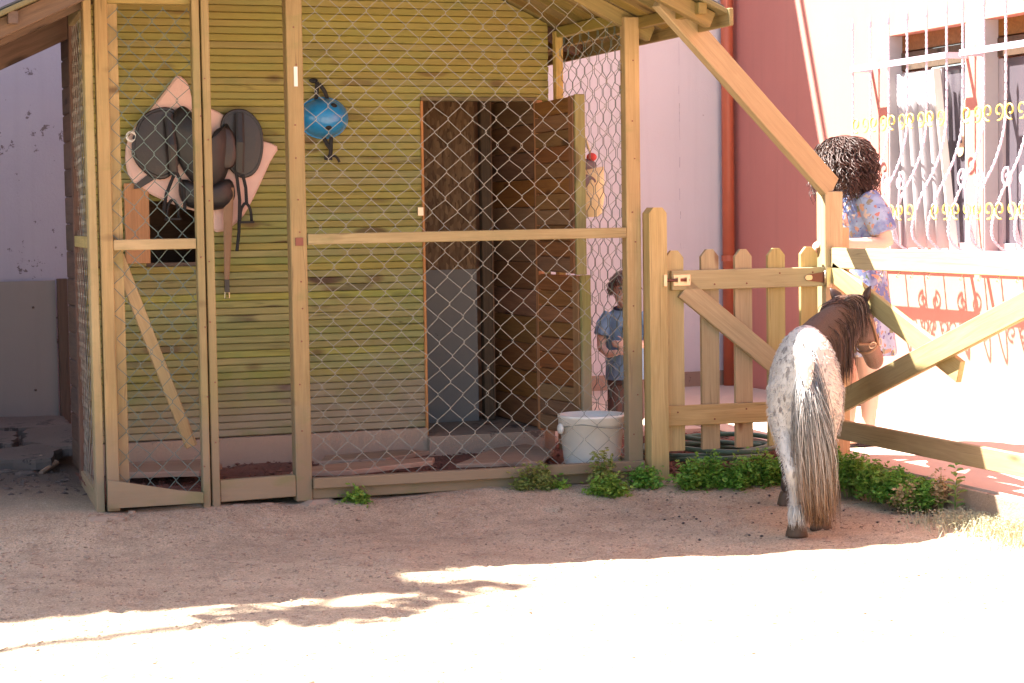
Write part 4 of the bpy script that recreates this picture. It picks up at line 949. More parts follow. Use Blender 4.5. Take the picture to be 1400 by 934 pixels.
strap([(1.235, SF - 0.02, 1.615), (1.228, SF - 0.03, 1.58), (1.225, SF - 0.03, 1.52), (1.215, SF - 0.03, 1.50)])
strap([(1.215, SF - 0.03, 1.505), (1.25, SF - 0.03, 1.505), (1.27, SF - 0.025, 1.478)], 'strap', 0.006)
MB().box((1.195, SF - 0.037, 1.488), (1.232, SF - 0.023, 1.508)).build('buckle', 'strapblack', he)
tag(MB().lathe([(0.0, -0.05), (0.004, -0.05), (0.004, 0.0)], (1.168, SF, 1.858), 8, 'y').build('wall_hook', 'strapblack'), 'small dark hook holding up the blue riding helmet', 'hook')

# bucket
bk = thing('bucket', 'white plastic bucket standing inside the wire run at right', 'bucket', (2.300, 0.215, 0.03))
c = (2.300, 0.215, 0.032)
MB().lathe([(0.0, 0.0), (0.128, 0.0), (0.132, 0.008), (0.152, 0.19), (0.158, 0.192), (0.158, 0.222), (0.161, 0.224), (0.160, 0.236), (0.150, 0.236), (0.148, 0.20), (0.127, 0.012), (0.0, 0.012)], c, 40).build('tub', 'bucket', bk, smooth=True)
for s in (-1, 1): MB().ball((c[0] + s*0.165, c[1] - 0.02, c[2] + 0.175), (0.014, 0.03, 0.026), 10, 8).build('lug', 'bucket', bk, smooth=True)
MB().tube(spline([(c[0] - 0.165, c[1] - 0.02, c[2] + 0.18), (c[0] - 0.10, c[1] - 0.125, c[2] + 0.20), (c[0], c[1] - 0.168, c[2] + 0.185), (c[0] + 0.10, c[1] - 0.135, c[2] + 0.175), (c[0] + 0.165, c[1] - 0.02, c[2] + 0.18)], 5), 0.0022, 5).build('handle', 'wire', bk)
# hose
pts = []
for k in range(120):
    t = k/119*2*math.pi*3.1 + 1.0; r = 0.30 - 0.02*math.sin(k*0.11); 
    pts.append(V((2.98 + (r + 0.03*math.sin(t*0.7))*math.cos(t) + 0.02*k/119, 0.48 + (0.30 + 0.05*math.sin(t*0.43))*math.sin(t) - 0.001*k, 0.022 + 0.028*(k//42) + 0.01*math.sin(t*1.7))))
pts += spline([pts[-1], (3.25, 0.42, 0.05), (3.45, 0.38, 0.055), (3.75, 0.50, 0.047), (4.2, 1.0, 0.046)], 8)[1:]
tag(MB().tube(pts, 0.0125, 8).build('garden_hose', 'hose', None, smooth=True), 'green garden hose coiled on bark chips behind the gate', 'hose')
# hanging sack with soft toy-like bundle
bg = thing('hanging_sack', 'yellowish sack hung outside the run near the stable corner', 'sack', (2.60, 1.0, 1.2))
rings = []
for z, rx, ry, off in ((1.195, 0.045, 0.03, 0.0), (1.21, 0.075, 0.05, 0.0), (1.30, 0.088, 0.06, 0.0), (1.38, 0.085, 0.055, 0.0), (1.44, 0.078, 0.045, 0.006)):
    rings.append([V((2.605 + off + rx*math.cos(a)*(1 + 0.06*math.sin(5*a + z*20)), 1.0 + ry*math.sin(a), z + 0.012*math.cos(a)*(z > 1.4))) for a in (2*math.pi*k/20 for k in range(20))])
MB().loft(rings).build('bag', 'net', bg, smooth=True)
MB().slab(sp2([(2.54, 1.41), (2.60, 1.405), (2.63, 1.375), (2.59, 1.35), (2.54, 1.345)], 3), ((0, 0.952, 0), (1, 0, 0), (0, 0, 1), (0, -1, 0)), 0.006).build('pocket', 'greycloth', bg)
MB().tube([(2.55, 1.0, 1.44), (2.57, 0.99, 1.60), (2.42, 0.90, 1.72)], 0.006, 6).build('cord', 'net', bg)
MB().tube([(2.65, 1.0, 1.44), (2.59, 0.99, 1.60), (2.42, 0.90, 1.72)], 0.006, 6).build('cord', 'net', bg)
tb = thing('cloth_bundle', 'grey and red cloth bundle poking out of the yellowish sack', 'cloth', (2.60, 1.0, 1.44))
MB().ball((2.595, 1.0, 1.455), (0.062, 0.042, 0.038), 12, 8).build('grey_cloth', 'greycloth', tb, smooth=True)
MB().ball((2.622, 0.985, 1.50), (0.028, 0.026, 0.022), 10, 8).build('red_cloth', 'redcloth', tb, smooth=True)
MB().ball((2.572, 0.99, 1.508), (0.018, 0.018, 0.02), 10, 8).build('tan_cloth', 'tan', tb, smooth=True)

# ------------------------------------------------------------------ the pony
po = thing('pony', 'small spotted pony seen from behind with long tail at the fence', 'pony', (2.83, -0.91, -0.108), None, math.radians(64.0))
mb = MB()
def ring_tube(mb, secs, n=20):
    """secs: (x, y, z, halfwidth, halfheight) stacked along x"""
    rings = []
    for x, y, z, w, h in secs:
        w *= 0.89
        rings.append([V((x, y + w*math.cos(t)*(1 - 0.10*max(0, math.sin(t))), z + h*math.sin(t))) for t in (2*math.pi*k/n for k in range(n))])
    mb.loft(rings)
ring_tube(mb, [(-0.535, 0, 0.61, 0.035, 0.06), (-0.52, 0, 0.60, 0.075, 0.13), (-0.48, 0, 0.60, 0.121, 0.20), (-0.42, 0, 0.605, 0.145, 0.232), (-0.34, 0, 0.61, 0.157, 0.243), (-0.22, 0, 0.60, 0.158, 0.240),
               (-0.05, 0, 0.57, 0.164, 0.235), (0.12, 0, 0.555, 0.162, 0.232), (0.26, 0, 0.56, 0.165, 0.230), (0.36, 0, 0.57, 0.14, 0.22), (0.44, 0, 0.575, 0.105, 0.17), (0.49, 0, 0.58, 0.05, 0.09)])
# neck and head
mb.tube([(0.24, -0.01, 0.59), (0.34, -0.05, 0.645), (0.44, -0.11, 0.71), (0.54, -0.165, 0.765), (0.63, -0.215, 0.81), (0.70, -0.25, 0.835)],
        [(0.11, 0.20), (0.10, 0.185), (0.085, 0.165), (0.075, 0.14), (0.068, 0.115), (0.062, 0.095)], 16, flat=True)
PH, HM = V((0.70, -0.245, 0.87)), V((0.985, -0.375, 0.575))
hd = (HM - PH).normalized(); hs_ = V((0.30, 1, 0)); hs_ = (hs_ - hd*hs_.dot(hd)).normalized(); hu = hs_.cross(hd)
if hu.z < 0: hu = -hu
mb.tube([PH - hd*0.045, PH, PH + hd*0.08, PH + hd*0.16, PH + hd*0.24, PH + hd*0.32, PH + hd*0.385, PH + hd*0.42],
        [(0.035, 0.03), (0.062, 0.062), (0.070, 0.088), (0.066, 0.086), (0.052, 0.062), (0.045, 0.050), (0.045, 0.048), (0.028, 0.03)], 16, up=tuple(hu), flat=True)
# legs
def leg(pts, rr): mb.tube(pts, rr, 12, up=(1, 0, 0), flat=True)
leg([(-0.33, 0.085, 0.60), (-0.36, 0.092, 0.48), (-0.425, 0.082, 0.385), (-0.505, 0.072, 0.315), (-0.535, 0.062, 0.27), (-0.525, 0.052, 0.18), (-0.515, 0.046, 0.10), (-0.50, 0.044, 0.07)],
    [(0.068, 0.155), (0.060, 0.118), (0.042, 0.070), (0.031, 0.044), (0.032, 0.040), (0.023, 0.027), (0.029, 0.033), (0.025, 0.03)])
leg([(-0.30, -0.085, 0.60), (-0.30, -0.092, 0.48), (-0.325, -0.082, 0.385), (-0.375, -0.075, 0.315), (-0.395, -0.068, 0.27), (-0.37, -0.062, 0.18), (-0.345, -0.06, 0.10), (-0.325, -0.06, 0.07)],
    [(0.068, 0.155), (0.060, 0.118), (0.042, 0.070), (0.031, 0.044), (0.032, 0.040), (0.023, 0.027), (0.029, 0.033), (0.025, 0.03)])
for (x, y) in ((0.345, 0.065), (0.40, -0.075)):
    leg([(x - 0.02, y*1.5, 0.55), (x - 0.01, y*1.35, 0.42), (x, y*1.1, 0.30), (x, y, 0.255), (x, y, 0.16), (x, y, 0.10), (x + 0.015, y, 0.07)],
        [(0.06, 0.09), (0.05, 0.062), (0.036, 0.042), (0.037, 0.04), (0.024, 0.026), (0.03, 0.032), (0.026, 0.03)])
mb.tube([(-0.50, 0, 0.74), (-0.555, 0, 0.69), (-0.575, 0, 0.60)], [0.035, 0.03, 0.018], 10)     # dock
body = fuse('body', mb, 'coat', po, 0.009, 6)
for (x, y) in ((-0.495, 0.044), (-0.318, -0.06), (0.362, 0.065), (0.417, -0.075)):
    rings = [[V((x + dx + r*1.12*math.cos(a), y + r*math.sin(a), z)) for a in (2*math.pi*k/14 for k in range(14))] for z, r, dx in ((0.0, 0.046, 0.014), (0.012, 0.045, 0.012), (0.05, 0.036, 0.0), (0.066, 0.031, -0.004))]
    MB().loft(rings).build('hoof', 'hoof', po, smooth=True, local=True)
for s in (-1, 1):
    e = PH + hd*0.105 + hs_*s*0.060 + hu*0.036
    MB().ball(e, 0.014, 10, 8).build('eye', 'eyedark', po, smooth=True, local=True)
    q = PH + hd*0.362 + hs_*s*0.032 + hu*0.026
    MB().ball(q, (0.010, 0.010, 0.012), 8, 6).build('nostril', 'eyedark', po, smooth=True, local=True)
for s_e in (-1, 1):                                            # ears, cupped leaves rooted at the poll
    b = PH - hd*0.01 + hs_*s_e*0.050 + hu*0.022; e_ = (-hd*0.45 + hs_*s_e*0.55 + V((0, 0, 0.55))).normalized()
    MB().tube([b - e_*0.01, b + e_*0.02, b + e_*0.045, b + e_*0.070, b + e_*0.090], [(0.017, 0.012), (0.026, 0.014), (0.027, 0.012), (0.017, 0.008), (0.003, 0.003)], 12, up=tuple(hd), flat=True).build('ear', 'hair_dark', po, smooth=True, local=True)
def strands(name, roots, mat, parent, sides=3, local=True):
    mb = MB()
    for pts, r in roots:
        n = len(pts); mb.tube(pts, [r*(1 - 0.75*(k/(n-1))**2) for k in range(n)], sides, up=(0.3, 0.4, 0.86))
    return mb.build(name, mat, parent, smooth=True, local=local)
rg = random.Random(11); roots = []
for k in range(3600):
    t = rg.random(); b = V((-0.515, 0, 0.765)).lerp(V((-0.575, 0, 0.62)), t) + V((0, max(-0.03, min(0.03, rg.gauss(0, 0.012 + 0.010*t))), 0))
    L = rg.uniform(0.42, 0.70) if t < 0.75 else rg.uniform(0.35, 0.60)
    zend = max(0.045 + 0.13*rg.random()**2.0, b.z - L); spread = max(-0.065, min(0.065, rg.gauss(0, 0.031))); back = rg.gauss(0, 0.02); wav = rg.uniform(0, 6.3); wa = rg.uniform(0.002, 0.010)
    pts = []
    for i in range(9):
        q = i/8; z = b.z + (zend - b.z)*q
        w = math.sin(min(1, q*1.5)*math.pi/2)
        y = b.y + spread*w*(1.0 - 0.12*q) - 0.040*q + wa*math.sin(q*8 + wav)
        x = b.x - 0.040*math.sin(min(1, q*3)*math.pi/2) - back*w + 0.05*q + wa*math.cos(q*7 + wav)
        pts.append(V((x, y, z)))
    roots.append((pts, rg.uniform(0.0010, 0.0020)))
o = strands('tail', roots, 'tail', po); o['kind'] = 'stuff'
# mane: from the withers to the poll, falling to the right side and over the neck
roots = []
crest = spline([(0.20, -0.01, 0.775), (0.32, -0.05, 0.815), (0.43, -0.11, 0.86), (0.53, -0.165, 0.905), (0.62, -0.215, 0.935), (0.69, -0.25, 0.94)], 10)
for k in range(2300):
    t = rg.random(); i = int(t*(len(crest)-1)); b = crest[i] + V((rg.gauss(0, 0.008), rg.gauss(0, 0.008), -0.008))
    s = -1 if rg.random() < 0.66 else 1
    L = rg.uniform(0.20, 0.34)*(1.0 if t < 0.62 else 0.62); out = (0.085 + rg.uniform(0, 0.03))*((1 if t < 0.55 else 0.6) if s < 0 else 0.75); f = rg.gauss(0.0, 0.03); wav = rg.uniform(0, 6.3)
    n2 = V((0.42, -0.9, 0)) if s < 0 else V((-0.42, 0.9, 0))
    pts = []
    for j in range(8):
        q = j/7
        pts.append(b + n2*out*math.sin(min(1, q*1.7)*math.pi/2)*(1 - 0.1*q) + V((f*q, f*q*0.4, 0.016*math.sin(q*3.0) - L*q**1.45)) + V((1, 0.3, 0))*0.005*math.sin(q*7 + wav))
    roots.append((pts, rg.uniform(0.0012, 0.0022)))
for k in range(130):                                          # forelock
    b = PH + hu*0.055 - hd*0.02 + hs_*rg.gauss(0, 0.018); f = rg.gauss(0, 0.02)
    roots.append(([b + hd*(0.15*q) + hu*(0.03*math.sin(q*3.1)) + hs_*f*q for q in (0, .25, .5, .75, 1)], 0.0016))
o = strands('mane', roots, 'mane', po); o['kind'] = 'stuff'
roots = []
for (x, y, n) in ((-0.525, 0.044, 130), (-0.355, -0.06, 90)):
    for k in range(n):
        a = rg.uniform(0.5, 1.5)*math.pi; b = V((x + 0.026*math.cos(a), y + 0.026*math.sin(a), rg.uniform(0.085, 0.14)))
        roots.append(([b, b + V((math.cos(a)*0.014, math.sin(a)*0.010, -0.03)), b + V((math.cos(a)*0.012, math.sin(a)*0.010, -rg.uniform(0.035, 0.06)))], 0.0013))
k_ = NT('white_feather'); k_.set('Base Color', (0.62, 0.57, 0.50)); M['feather'] = k_.m
o = strands('feather', roots, 'feather', po); o['kind'] = 'stuff'
# short coat standing off the rump so the outline is hairy
roots = []
me = body.data; polys = [p for p in me.polygons if p.center.x < 0.15]
for k in range(6500):
    p = polys[rg.randrange(len(polys))]; c = p.center; n_ = p.normal
    d = (n_*0.45 + V((-0.35, 0, -0.8)) + V((rg.gauss(0, .15), rg.gauss(0, .15), rg.gauss(0, .15)))).normalized()
    roots.append(([c - n_*0.002, c + d*0.011 + n_*0.003, c + d*0.020 + n_*0.001], 0.0009))
o = strands('coat_hair', roots, 'coat', po); o['kind'] = 'stuff'

ha = thing('halter', 'tan leather halter with metal rings on the pony head', 'halter', (2.83, -0.91, -0.108), None, math.radians(64.0))
def hp(t, ang, k=1.0):
    prof = [(0.0, 0.062, 0.062), (0.08, 0.070, 0.088), (0.16, 0.066, 0.086), (0.24, 0.052, 0.062), (0.31, 0.045, 0.050)]
    for (a, b) in zip(prof, prof[1:]):
        if a[0] <= t <= b[0]: q = (t-a[0])/(b[0]-a[0]); w = a[1]+(b[1]-a[1])*q; h = a[2]+(b[2]-a[2])*q; break
    return PH + hd*t + hs_*(w + 0.006*k)*math.cos(ang) + hu*(h + 0.006*k)*math.sin(ang)
def hstrap(pts, name, close=False):
    MB().tube(pts, [(0.003, 0.008)]*len(pts) if not close else [(0.003, 0.008)]*len(pts), 6, close=close, up=tuple(hd), flat=True).build(name, 'leather_tan', ha, local=True)
hstrap([hp(0.25, 2*math.pi*k/24) for k in range(24)], 'noseband', True)
hstrap([hp(0.03, 2*math.pi*k/24) for k in range(24)], 'crownpiece', True)
for a in (0.0, math.pi):
    MB().tube([hp(t, a - (0.25 if a == 0 else -0.25)) for t in (0.03, 0.08, 0.13, 0.19, 0.25)], 0.007, 6).build('cheek_strap', 'leather_tan', ha, local=True)
    MB().tube([hp(0.25, a + 0.0), hp(0.19, a - 0.9 if a == 0 else a + 0.9), hp(0.15, -math.pi/2)], 0.007, 6).build('jaw_strap', 'leather_tan', ha, local=True)
    for t, an in ((0.25, a), (0.20, a - 0.8 if a == 0 else a + 0.8)):
        c = hp(t, an, 2.0); q = (c - (PH + hd*t)).normalized(); e1 = hd; e2 = q.cross(hd)
        MB().tube([c + (e1*math.cos(b) + e2*math.sin(b))*0.017 for b in (2*math.pi*k/14 for k in range(14))], 0.003, 6, close=True).build('ring', 'steel', ha, smooth=True, local=True)

# ------------------------------------------------------------------ people
def hand(mb, w, d, palm_n, s=1.0, side=1, curl_=0.5):
    """palm and five fingers: w wrist, d direction of the fingers, palm_n the palm's outward normal"""
    d = V(d).normalized(); n_ = V(palm_n); n_ = (n_ - d*n_.dot(d)).normalized(); a = d.cross(n_)*side
    w = V(w)
    mb.tube([w - d*0.02*s, w + d*0.02*s, w + d*0.055*s, w + d*0.085*s], [(0.020*s, 0.016*s), (0.030*s, 0.015*s), (0.037*s, 0.013*s), (0.035*s, 0.010*s)], 10, up=tuple(n_), flat=True)
    for k, L in enumerate((0.060, 0.070, 0.066, 0.050)):
        off = (k - 1.5)*0.0185*s; b = w + d*0.078*s + a*off; pts = [b]; ang = 0.15
        for q in range(3):
            ang += curl_*(0.5 + 0.2*q); b = b + (d*math.cos(ang) + n_*math.sin(ang))*L*s*(0.42, 0.32, 0.26)[q]; pts.append(b)
        mb.tube(pts, [0.0085*s, 0.008*s, 0.0075*s, 0.006*s], 8)
    b = w + d*0.02*s - a*0.025*s; e = (d*0.75 - a*0.75 + n_*0.35).normalized()
    mb.tube([b, b + e*0.032*s, b + e*0.055*s + d*0.008*s, b + e*0.068*s + d*0.022*s], [0.012*s, 0.0105*s, 0.009*s, 0.007*s], 8)
def head(mb, c, r, fwd, up=(0, 0, 1)):
    """skull, jaw, nose, ears; r is half the head height"""
    f = V(fwd).normalized(); u = V(up); u = (u - f*u.dot(f)).normalized(); s = u.cross(f)
    R = Matrix((f, s, u)).transposed(); c = V(c)
    mb.ball(c + u*r*0.18 - f*r*0.06, (r*0.86, r*0.72, r*0.82), 16, 12, R)
    mb.ball(c - u*r*0.36 + f*r*0.14, (r*0.62, r*0.55, r*0.62), 14, 10, R)
    mb.ball(c - u*r*0.80 + f*r*0.38, (r*0.24, r*0.26, r*0.18), 10, 8, R)
    mb.tube([c + u*r*0.12 + f*r*0.68, c - u*r*0.12 + f*r*0.86, c - u*r*0.24 + f*r*0.86], [r*0.07, r*0.11, r*0.11], 8)
    for q in (-1, 1): mb.ball(c + s*q*r*0.70 - f*r*0.12 - u*r*0.08, (r*0.14, r*0.07, r*0.22), 8, 8, R)
    return c, f, s, u
def face(par, c, f, s, u, r, eye=True):
    for q in (-1, 1):
        e = MB().ball(c + s*q*r*0.30 + f*r*0.70 + u*r*0.10, (r*0.13, r*0.13, r*0.09), 10, 8).build('eye', 'eyewhite', par, smooth=True, local=True)
        MB().ball(c + s*q*r*0.30 + f*r*0.80 + u*r*0.10, r*0.062, 8, 6).build('iris', 'eyedark', e, smooth=True, local=True)
        MB().tube([c + s*q*r*k + f*r*(0.80 - 0.25*abs(k)) + u*r*h for k, h in ((0.15, 0.27), (0.30, 0.31), (0.46, 0.26))], r*0.035, 6).build('eyebrow', 'hair_child', par, local=True)
    MB().tube([c + s*r*k + f*r*(0.80 - 0.35*abs(k)) - u*r*h for k, h in ((-0.22, 0.52), (-0.1, 0.535), (0, 0.53), (0.1, 0.535), (0.22, 0.52))], [r*0.02, r*0.05, r*0.06, r*0.05, r*0.02], 6).build('mouth', 'lips', par, smooth=True, local=True)

# --- the child
cx, cy = 3.05, 1.60
ch = thing('person', 'small child in light blue T-shirt standing behind the wire mesh', 'person', (cx, cy, TZ - 0.004), None, math.atan2(-0.94, -0.34))
mb = MB()
hc, hf, hsd, hup = head(mb, (0.025, -0.005, 0.775), 0.098, (1, 0.10, -0.06))
mb.tube([(0.0, 0, 0.70), (0.005, 0, 0.64)], 0.042, 12)
mb.tube([(0, 0, 0.655), (0, 0, 0.62), (0, 0, 0.54), (0, 0, 0.44), (0, 0, 0.36), (0, 0, 0.31)], [(0.06, 0.045), (0.098, 0.06), (0.095, 0.068), (0.088, 0.07), (0.092, 0.07), (0.08, 0.06)], 14, up=(1, 0, 0), flat=True)
for s in (-1, 1):
    mb.tube([(0, s*0.045, 0.34), (0.005, s*0.05, 0.20), (0, s*0.052, 0.05)], [0.05, 0.04, 0.03], 10)
    mb.tube([(-0.02, s*0.052, 0.025), (0.03, s*0.055, 0.022), (0.075, s*0.058, 0.016)], [(0.026, 0.024), (0.03, 0.02), (0.022, 0.014)], 10, up=(0, 0, 1), flat=True)
# left arm bent across the body, right arm hanging
mb.tube([(0, 0.095, 0.62), (0.015, 0.125, 0.53), (0.03, 0.118, 0.475), (0.09, 0.07, 0.468), (0.115, 0.01, 0.475)], [0.034, 0.030, 0.026, 0.022, 0.018], 10)
hand(mb, (0.118, 0.005, 0.475), (0.05, -1, 0.05), (-1, 0, 0), 0.62, 1, 0.35)
mb.tube([(0, -0.095, 0.62), (0.0, -0.128, 0.53), (0.02, -0.13, 0.45), (0.075, -0.095, 0.42), (0.105, -0.05, 0.43)], [0.034, 0.030, 0.026, 0.022, 0.018], 10)
hand(mb, (0.108, -0.045, 0.432), (0.1, 1, 0.1), (-1, 0, 0), 0.62, -1, 0.35)
fuse('body', mb, 'skin_child', ch, 0.0055, 3)
face(ch, hc, hf, hsd, hup, 0.098)
mb = MB()
mb.tube([(0, 0, 0.668), (0, 0, 0.63), (0, 0, 0.55), (0.0, 0, 0.45), (0, 0, 0.36), (0, 0, 0.275)], [(0.056, 0.05), (0.106, 0.068), (0.106, 0.078), (0.104, 0.083), (0.108, 0.085), (0.112, 0.088)], 20, up=(1, 0, 0), flat=True)
for s in (-1, 1): mb.tube([(0, s*0.075, 0.632), (0.008, s*0.115, 0.575), (0.015, s*0.128, 0.52)], [0.046, 0.047, 0.047], 12)
tee = fuse('t_shirt', mb, 'tee', ch, 0.006, 2)
MB().tube([V((0.004 + 0.052*math.cos(a), 0.058*math.sin(a), 0.668 - 0.008*math.cos(a))) for a in (2*math.pi*k/20 for k in range(20))], 0.006, 6, close=True).build('collar', 'teetrim', tee, smooth=True, local=True)
for y in (-0.012, 0.012): MB().ball((0.082, y, 0.555), (0.006, 0.006, 0.018), 8, 6).build('print', 'teetrim', tee, local=True)
mb = MB()
mb.tube([(0, 0, 0.31), (0, 0, 0.25)], [(0.100, 0.078), (0.096, 0.076)], 14, up=(1, 0, 0), flat=True)
for s in (-1, 1): mb.tube([(0, s*0.045, 0.29), (0.006, s*0.052, 0.18), (0, s*0.055, 0.05)], [0.056, 0.05, 0.046], 12)
fuse('trousers', mb, 'trousers', ch, 0.007, 2)
for s in (-1, 1): MB().tube([(-0.032, s*0.053, 0.022), (0.02, s*0.055, 0.024), (0.07, s*0.058, 0.018), (0.088, s*0.058, 0.012)], [(0.026, 0.022), (0.033, 0.024), (0.03, 0.018), (0.012, 0.01)], 10, flat=True).build('shoe', 'rubber', ch, smooth=True, local=True)
roots = []; rg = random.Random(5)
for k in range(900):
    th = math.acos(rg.uniform(-0.35, 1)); a = rg.uniform(0, 2*math.pi); r = 0.098
    q = hf*math.sin(th)*math.cos(a) + hsd*math.sin(th)*math.sin(a) + hup*math.cos(th)
    if q.dot(hf) > 0.55 and q.dot(hup) < 0.42: continue
    if abs(q.dot(hsd)) > 0.5 and q.dot(hf) > 0.35 and q.dot(hup) < 0.1: continue
    b = hc + hup*r*0.18 - hf*r*0.06 + hf*q.dot(hf)*r*0.84 + hsd*q.dot(hsd)*r*0.71 + hup*q.dot(hup)*r*0.80
    out = (b - hc).normalized(); dn = (hf*0.55*max(0, q.dot(hf) + 0.4) - hup*0.7 + hsd*rg.gauss(0, 0.25)*1.0); L = rg.uniform(0.03, 0.055)
    roots.append(([b, b + out*0.010 + dn*L*0.4, b + out*0.011 + dn*L*0.8, b + out*0.008 + dn*L*1.1], 0.0028))
hr = strands('hair', roots, 'hair_child', ch); hr['kind'] = 'stuff'
R_ = Matrix((hf, hsd, hup)).transposed()
MB().ball(hc + hup*0.098*0.24 - hf*0.098*0.14, (0.098*0.86, 0.098*0.76, 0.098*0.80), 16, 12, R_).build('hair_cap', 'hair_child', ch, smooth=True, local=True)

# --- the woman
wu, wv = 3.80, 0.36
wo = thing('person', 'curly dark haired person in blue floral dress leaning at the gate', 'person', (wu, wv, TZ), None, math.atan2(0.10, -1.0))
mb = MB()
wc, wf, wsd, wup = head(mb, (0.085, 0.03, 1.385), 0.108, (0.92, 0.0, -0.40), (0.4, 0, 0.92))
mb.tube([(0.045, 0, 1.30), (0.03, 0, 1.24), (0.02, 0, 1.20)], [0.05, 0.05, 0.06], 12)
mb.tube([(0.015, 0, 1.235), (0.015, 0, 1.19), (0.01, 0, 1.08), (0.0, 0, 0.96), (-0.01, 0, 0.86), (-0.01, 0, 0.78)], [(0.09, 0.055), (0.155, 0.085), (0.135, 0.095), (0.115, 0.082), (0.145, 0.10), (0.13, 0.09)], 16, up=(1, 0, 0), flat=True)
for s in (-1, 1):
    x0 = -0.01 if s > 0 else 0.03
    mb.tube([(-0.01, s*0.075, 0.83), (x0, s*0.078, 0.62), (x0 + 0.01, s*0.078, 0.43), (x0 - 0.02, s*0.078, 0.30), (x0 - 0.01, s*0.076, 0.08)], [0.085, 0.066, 0.05, 0.050, 0.032], 12)
    mb.tube([(x0 - 0.05, s*0.078, 0.035), (x0, s*0.08, 0.05), (x0 + 0.07, s*0.085, 0.035), (x0 + 0.15, s*0.09, 0.022)], [(0.028, 0.03), (0.032, 0.04), (0.036, 0.026), (0.03, 0.014)], 10, up=(0, 0, 1), flat=True)
# left arm: upper arm hanging, forearm forward onto the gate
mb.tube([(0.01, 0.155, 1.19), (-0.03, 0.20, 1.09), (-0.055, 0.205, 0.985), (0.0, 0.215, 0.975), (0.10, 0.265, 0.975), (0.17, 0.305, 0.982), (0.25, 0.335, 1.000)], [0.052, 0.046, 0.042, 0.040, 0.034, 0.028, 0.022], 12)
hand(mb, (0.258, 0.338, 1.001), (1, 0.10, -0.06), (0, 0, -1), 0.95, 1, 0.75)
mb.tube([(0.01, -0.155, 1.19), (0.03, -0.195, 1.08), (0.035, -0.20, 0.97), (0.08, -0.19, 0.86), (0.12, -0.18, 0.76)], [0.052, 0.046, 0.042, 0.034, 0.023], 12)
hand(mb, (0.122, -0.18, 0.752), (0.25, 0, -1), (0, 1, 0), 0.95, -1, 0.35)
fuse('body', mb, 'skin', wo, 0.008, 3)
face(wo, wc, wf, wsd, wup, 0.108)
mb = MB()
rings = []
for z, w, d, x in ((1.245, 0.085, 0.062, 0.015), (1.20, 0.165, 0.095, 0.015), (1.10, 0.152, 0.112, 0.01), (0.97, 0.130, 0.098, 0.0), (0.86, 0.160, 0.118, -0.01), (0.70, 0.185, 0.15, -0.005), (0.55, 0.205, 0.17, 0.0), (0.44, 0.215, 0.18, 0.0)):
    fl_ = max(0, (0.9 - z))*0.09
    rings.append([V((x + (d + fl_*0.3*math.sin(9*a))*math.cos(a), (w + fl_*0.3*math.sin(9*a))*math.sin(a), z)) for a in (2*math.pi*k/56 for k in range(56))])
mb.loft(rings)
for s in (-1, 1):
    e = (-0.045, 0.212, 1.03) if s > 0 else (0.035, -0.20, 1.03)
    mb.tube([(0.01, s*0.13, 1.195), (((0.01 + e[0])/2), s*0.19, 1.12), e], [0.066, 0.068, 0.068], 14)
fuse('dress', mb, 'floral', wo, 0.009, 2)
for s in (-1, 1):
    x0 = -0.01 if s > 0 else 0.03
    sa = MB().tube([(x0 - 0.075, s*0.078, 0.009), (x0, s*0.08, 0.009), (x0 + 0.08, s*0.085, 0.009), (x0 + 0.165, s*0.09, 0.009)], [(0.03, 0.009), (0.034, 0.009), (0.044, 0.009), (0.03, 0.009)], 10, up=(0, 0, 1), flat=True).build('sandal', 'rubber', wo, smooth=True, local=True)
    MB().tube([(x0 + 0.06, s*0.085 - 0.04, 0.02), (x0 + 0.05, s*0.085, 0.068), (x0 + 0.06, s*0.085 + 0.04, 0.02)], 0.009, 6).build('strap', 'rubber', sa, local=True)
roots = []; rg = random.Random(9)
for k in range(1000):
    th = math.acos(rg.uniform(-0.30, 1)); a = rg.uniform(0, 2*math.pi); r = 0.108
    q = wf*math.sin(th)*math.cos(a) + wsd*math.sin(th)*math.sin(a) + wup*math.cos(th)
    if q.dot(wf) > 0.60 and q.dot(wup) < 0.5: continue
    b = wc + wup*r*0.18 - wf*r*0.06 + wf*q.dot(wf)*r*0.86 + wsd*q.dot(wsd)*r*0.72 + wup*q.dot(wup)*r*0.82
    flat_ = V((q.x, q.y, 0)); flat_ = flat_.normalized() if flat_.length > 0.05 else V((0, 1, 0))
    zt = rg.uniform(1.17, 1.26); rad = rg.uniform(0.085, 0.16); wr = rg.uniform(0.007, 0.014); ph_ = rg.uniform(0, 6.3)
    pts = []; n = 24
    tgt = V((wc.x - 0.02, wc.y, 0)) + flat_*rad
    if q.dot(wf) > 0.2: tgt += wsd*(0.06 if q.dot(wsd) > 0 else -0.06)
    for i in range(n):
        t = i/(n-1); h = min(1, t*1.9)
        p = V((b.x + (tgt.x - b.x)*math.sin(h*math.pi/2), b.y + (tgt.y - b.y)*math.sin(h*math.pi/2), b.z + (zt - b.z)*t**1.25 + 0.018*math.sin(math.pi*min(1, t*2.5))))
        p += V((math.cos(t*24 + ph_), math.sin(t*24 + ph_), 0.5*math.sin(t*19 + ph_)))*wr*min(1, t*2.5)
        pts.append(p)
    roots.append((pts, rg.uniform(0.002, 0.0036)))
hr = strands('hair', roots, 'hair_dark', wo, 3); hr['kind'] = 'stuff'; wo.scale = (1.035, 1.035, 1.035)
R_ = Matrix((wf, wsd, wup)).transposed()
MB().ball(wc + wup*0.108*0.22 - wf*0.108*0.16, (0.108*0.87, 0.108*0.76, 0.108*0.82), 16, 12, R_).build('hair_cap', 'hair_dark', wo, smooth=True, local=True)

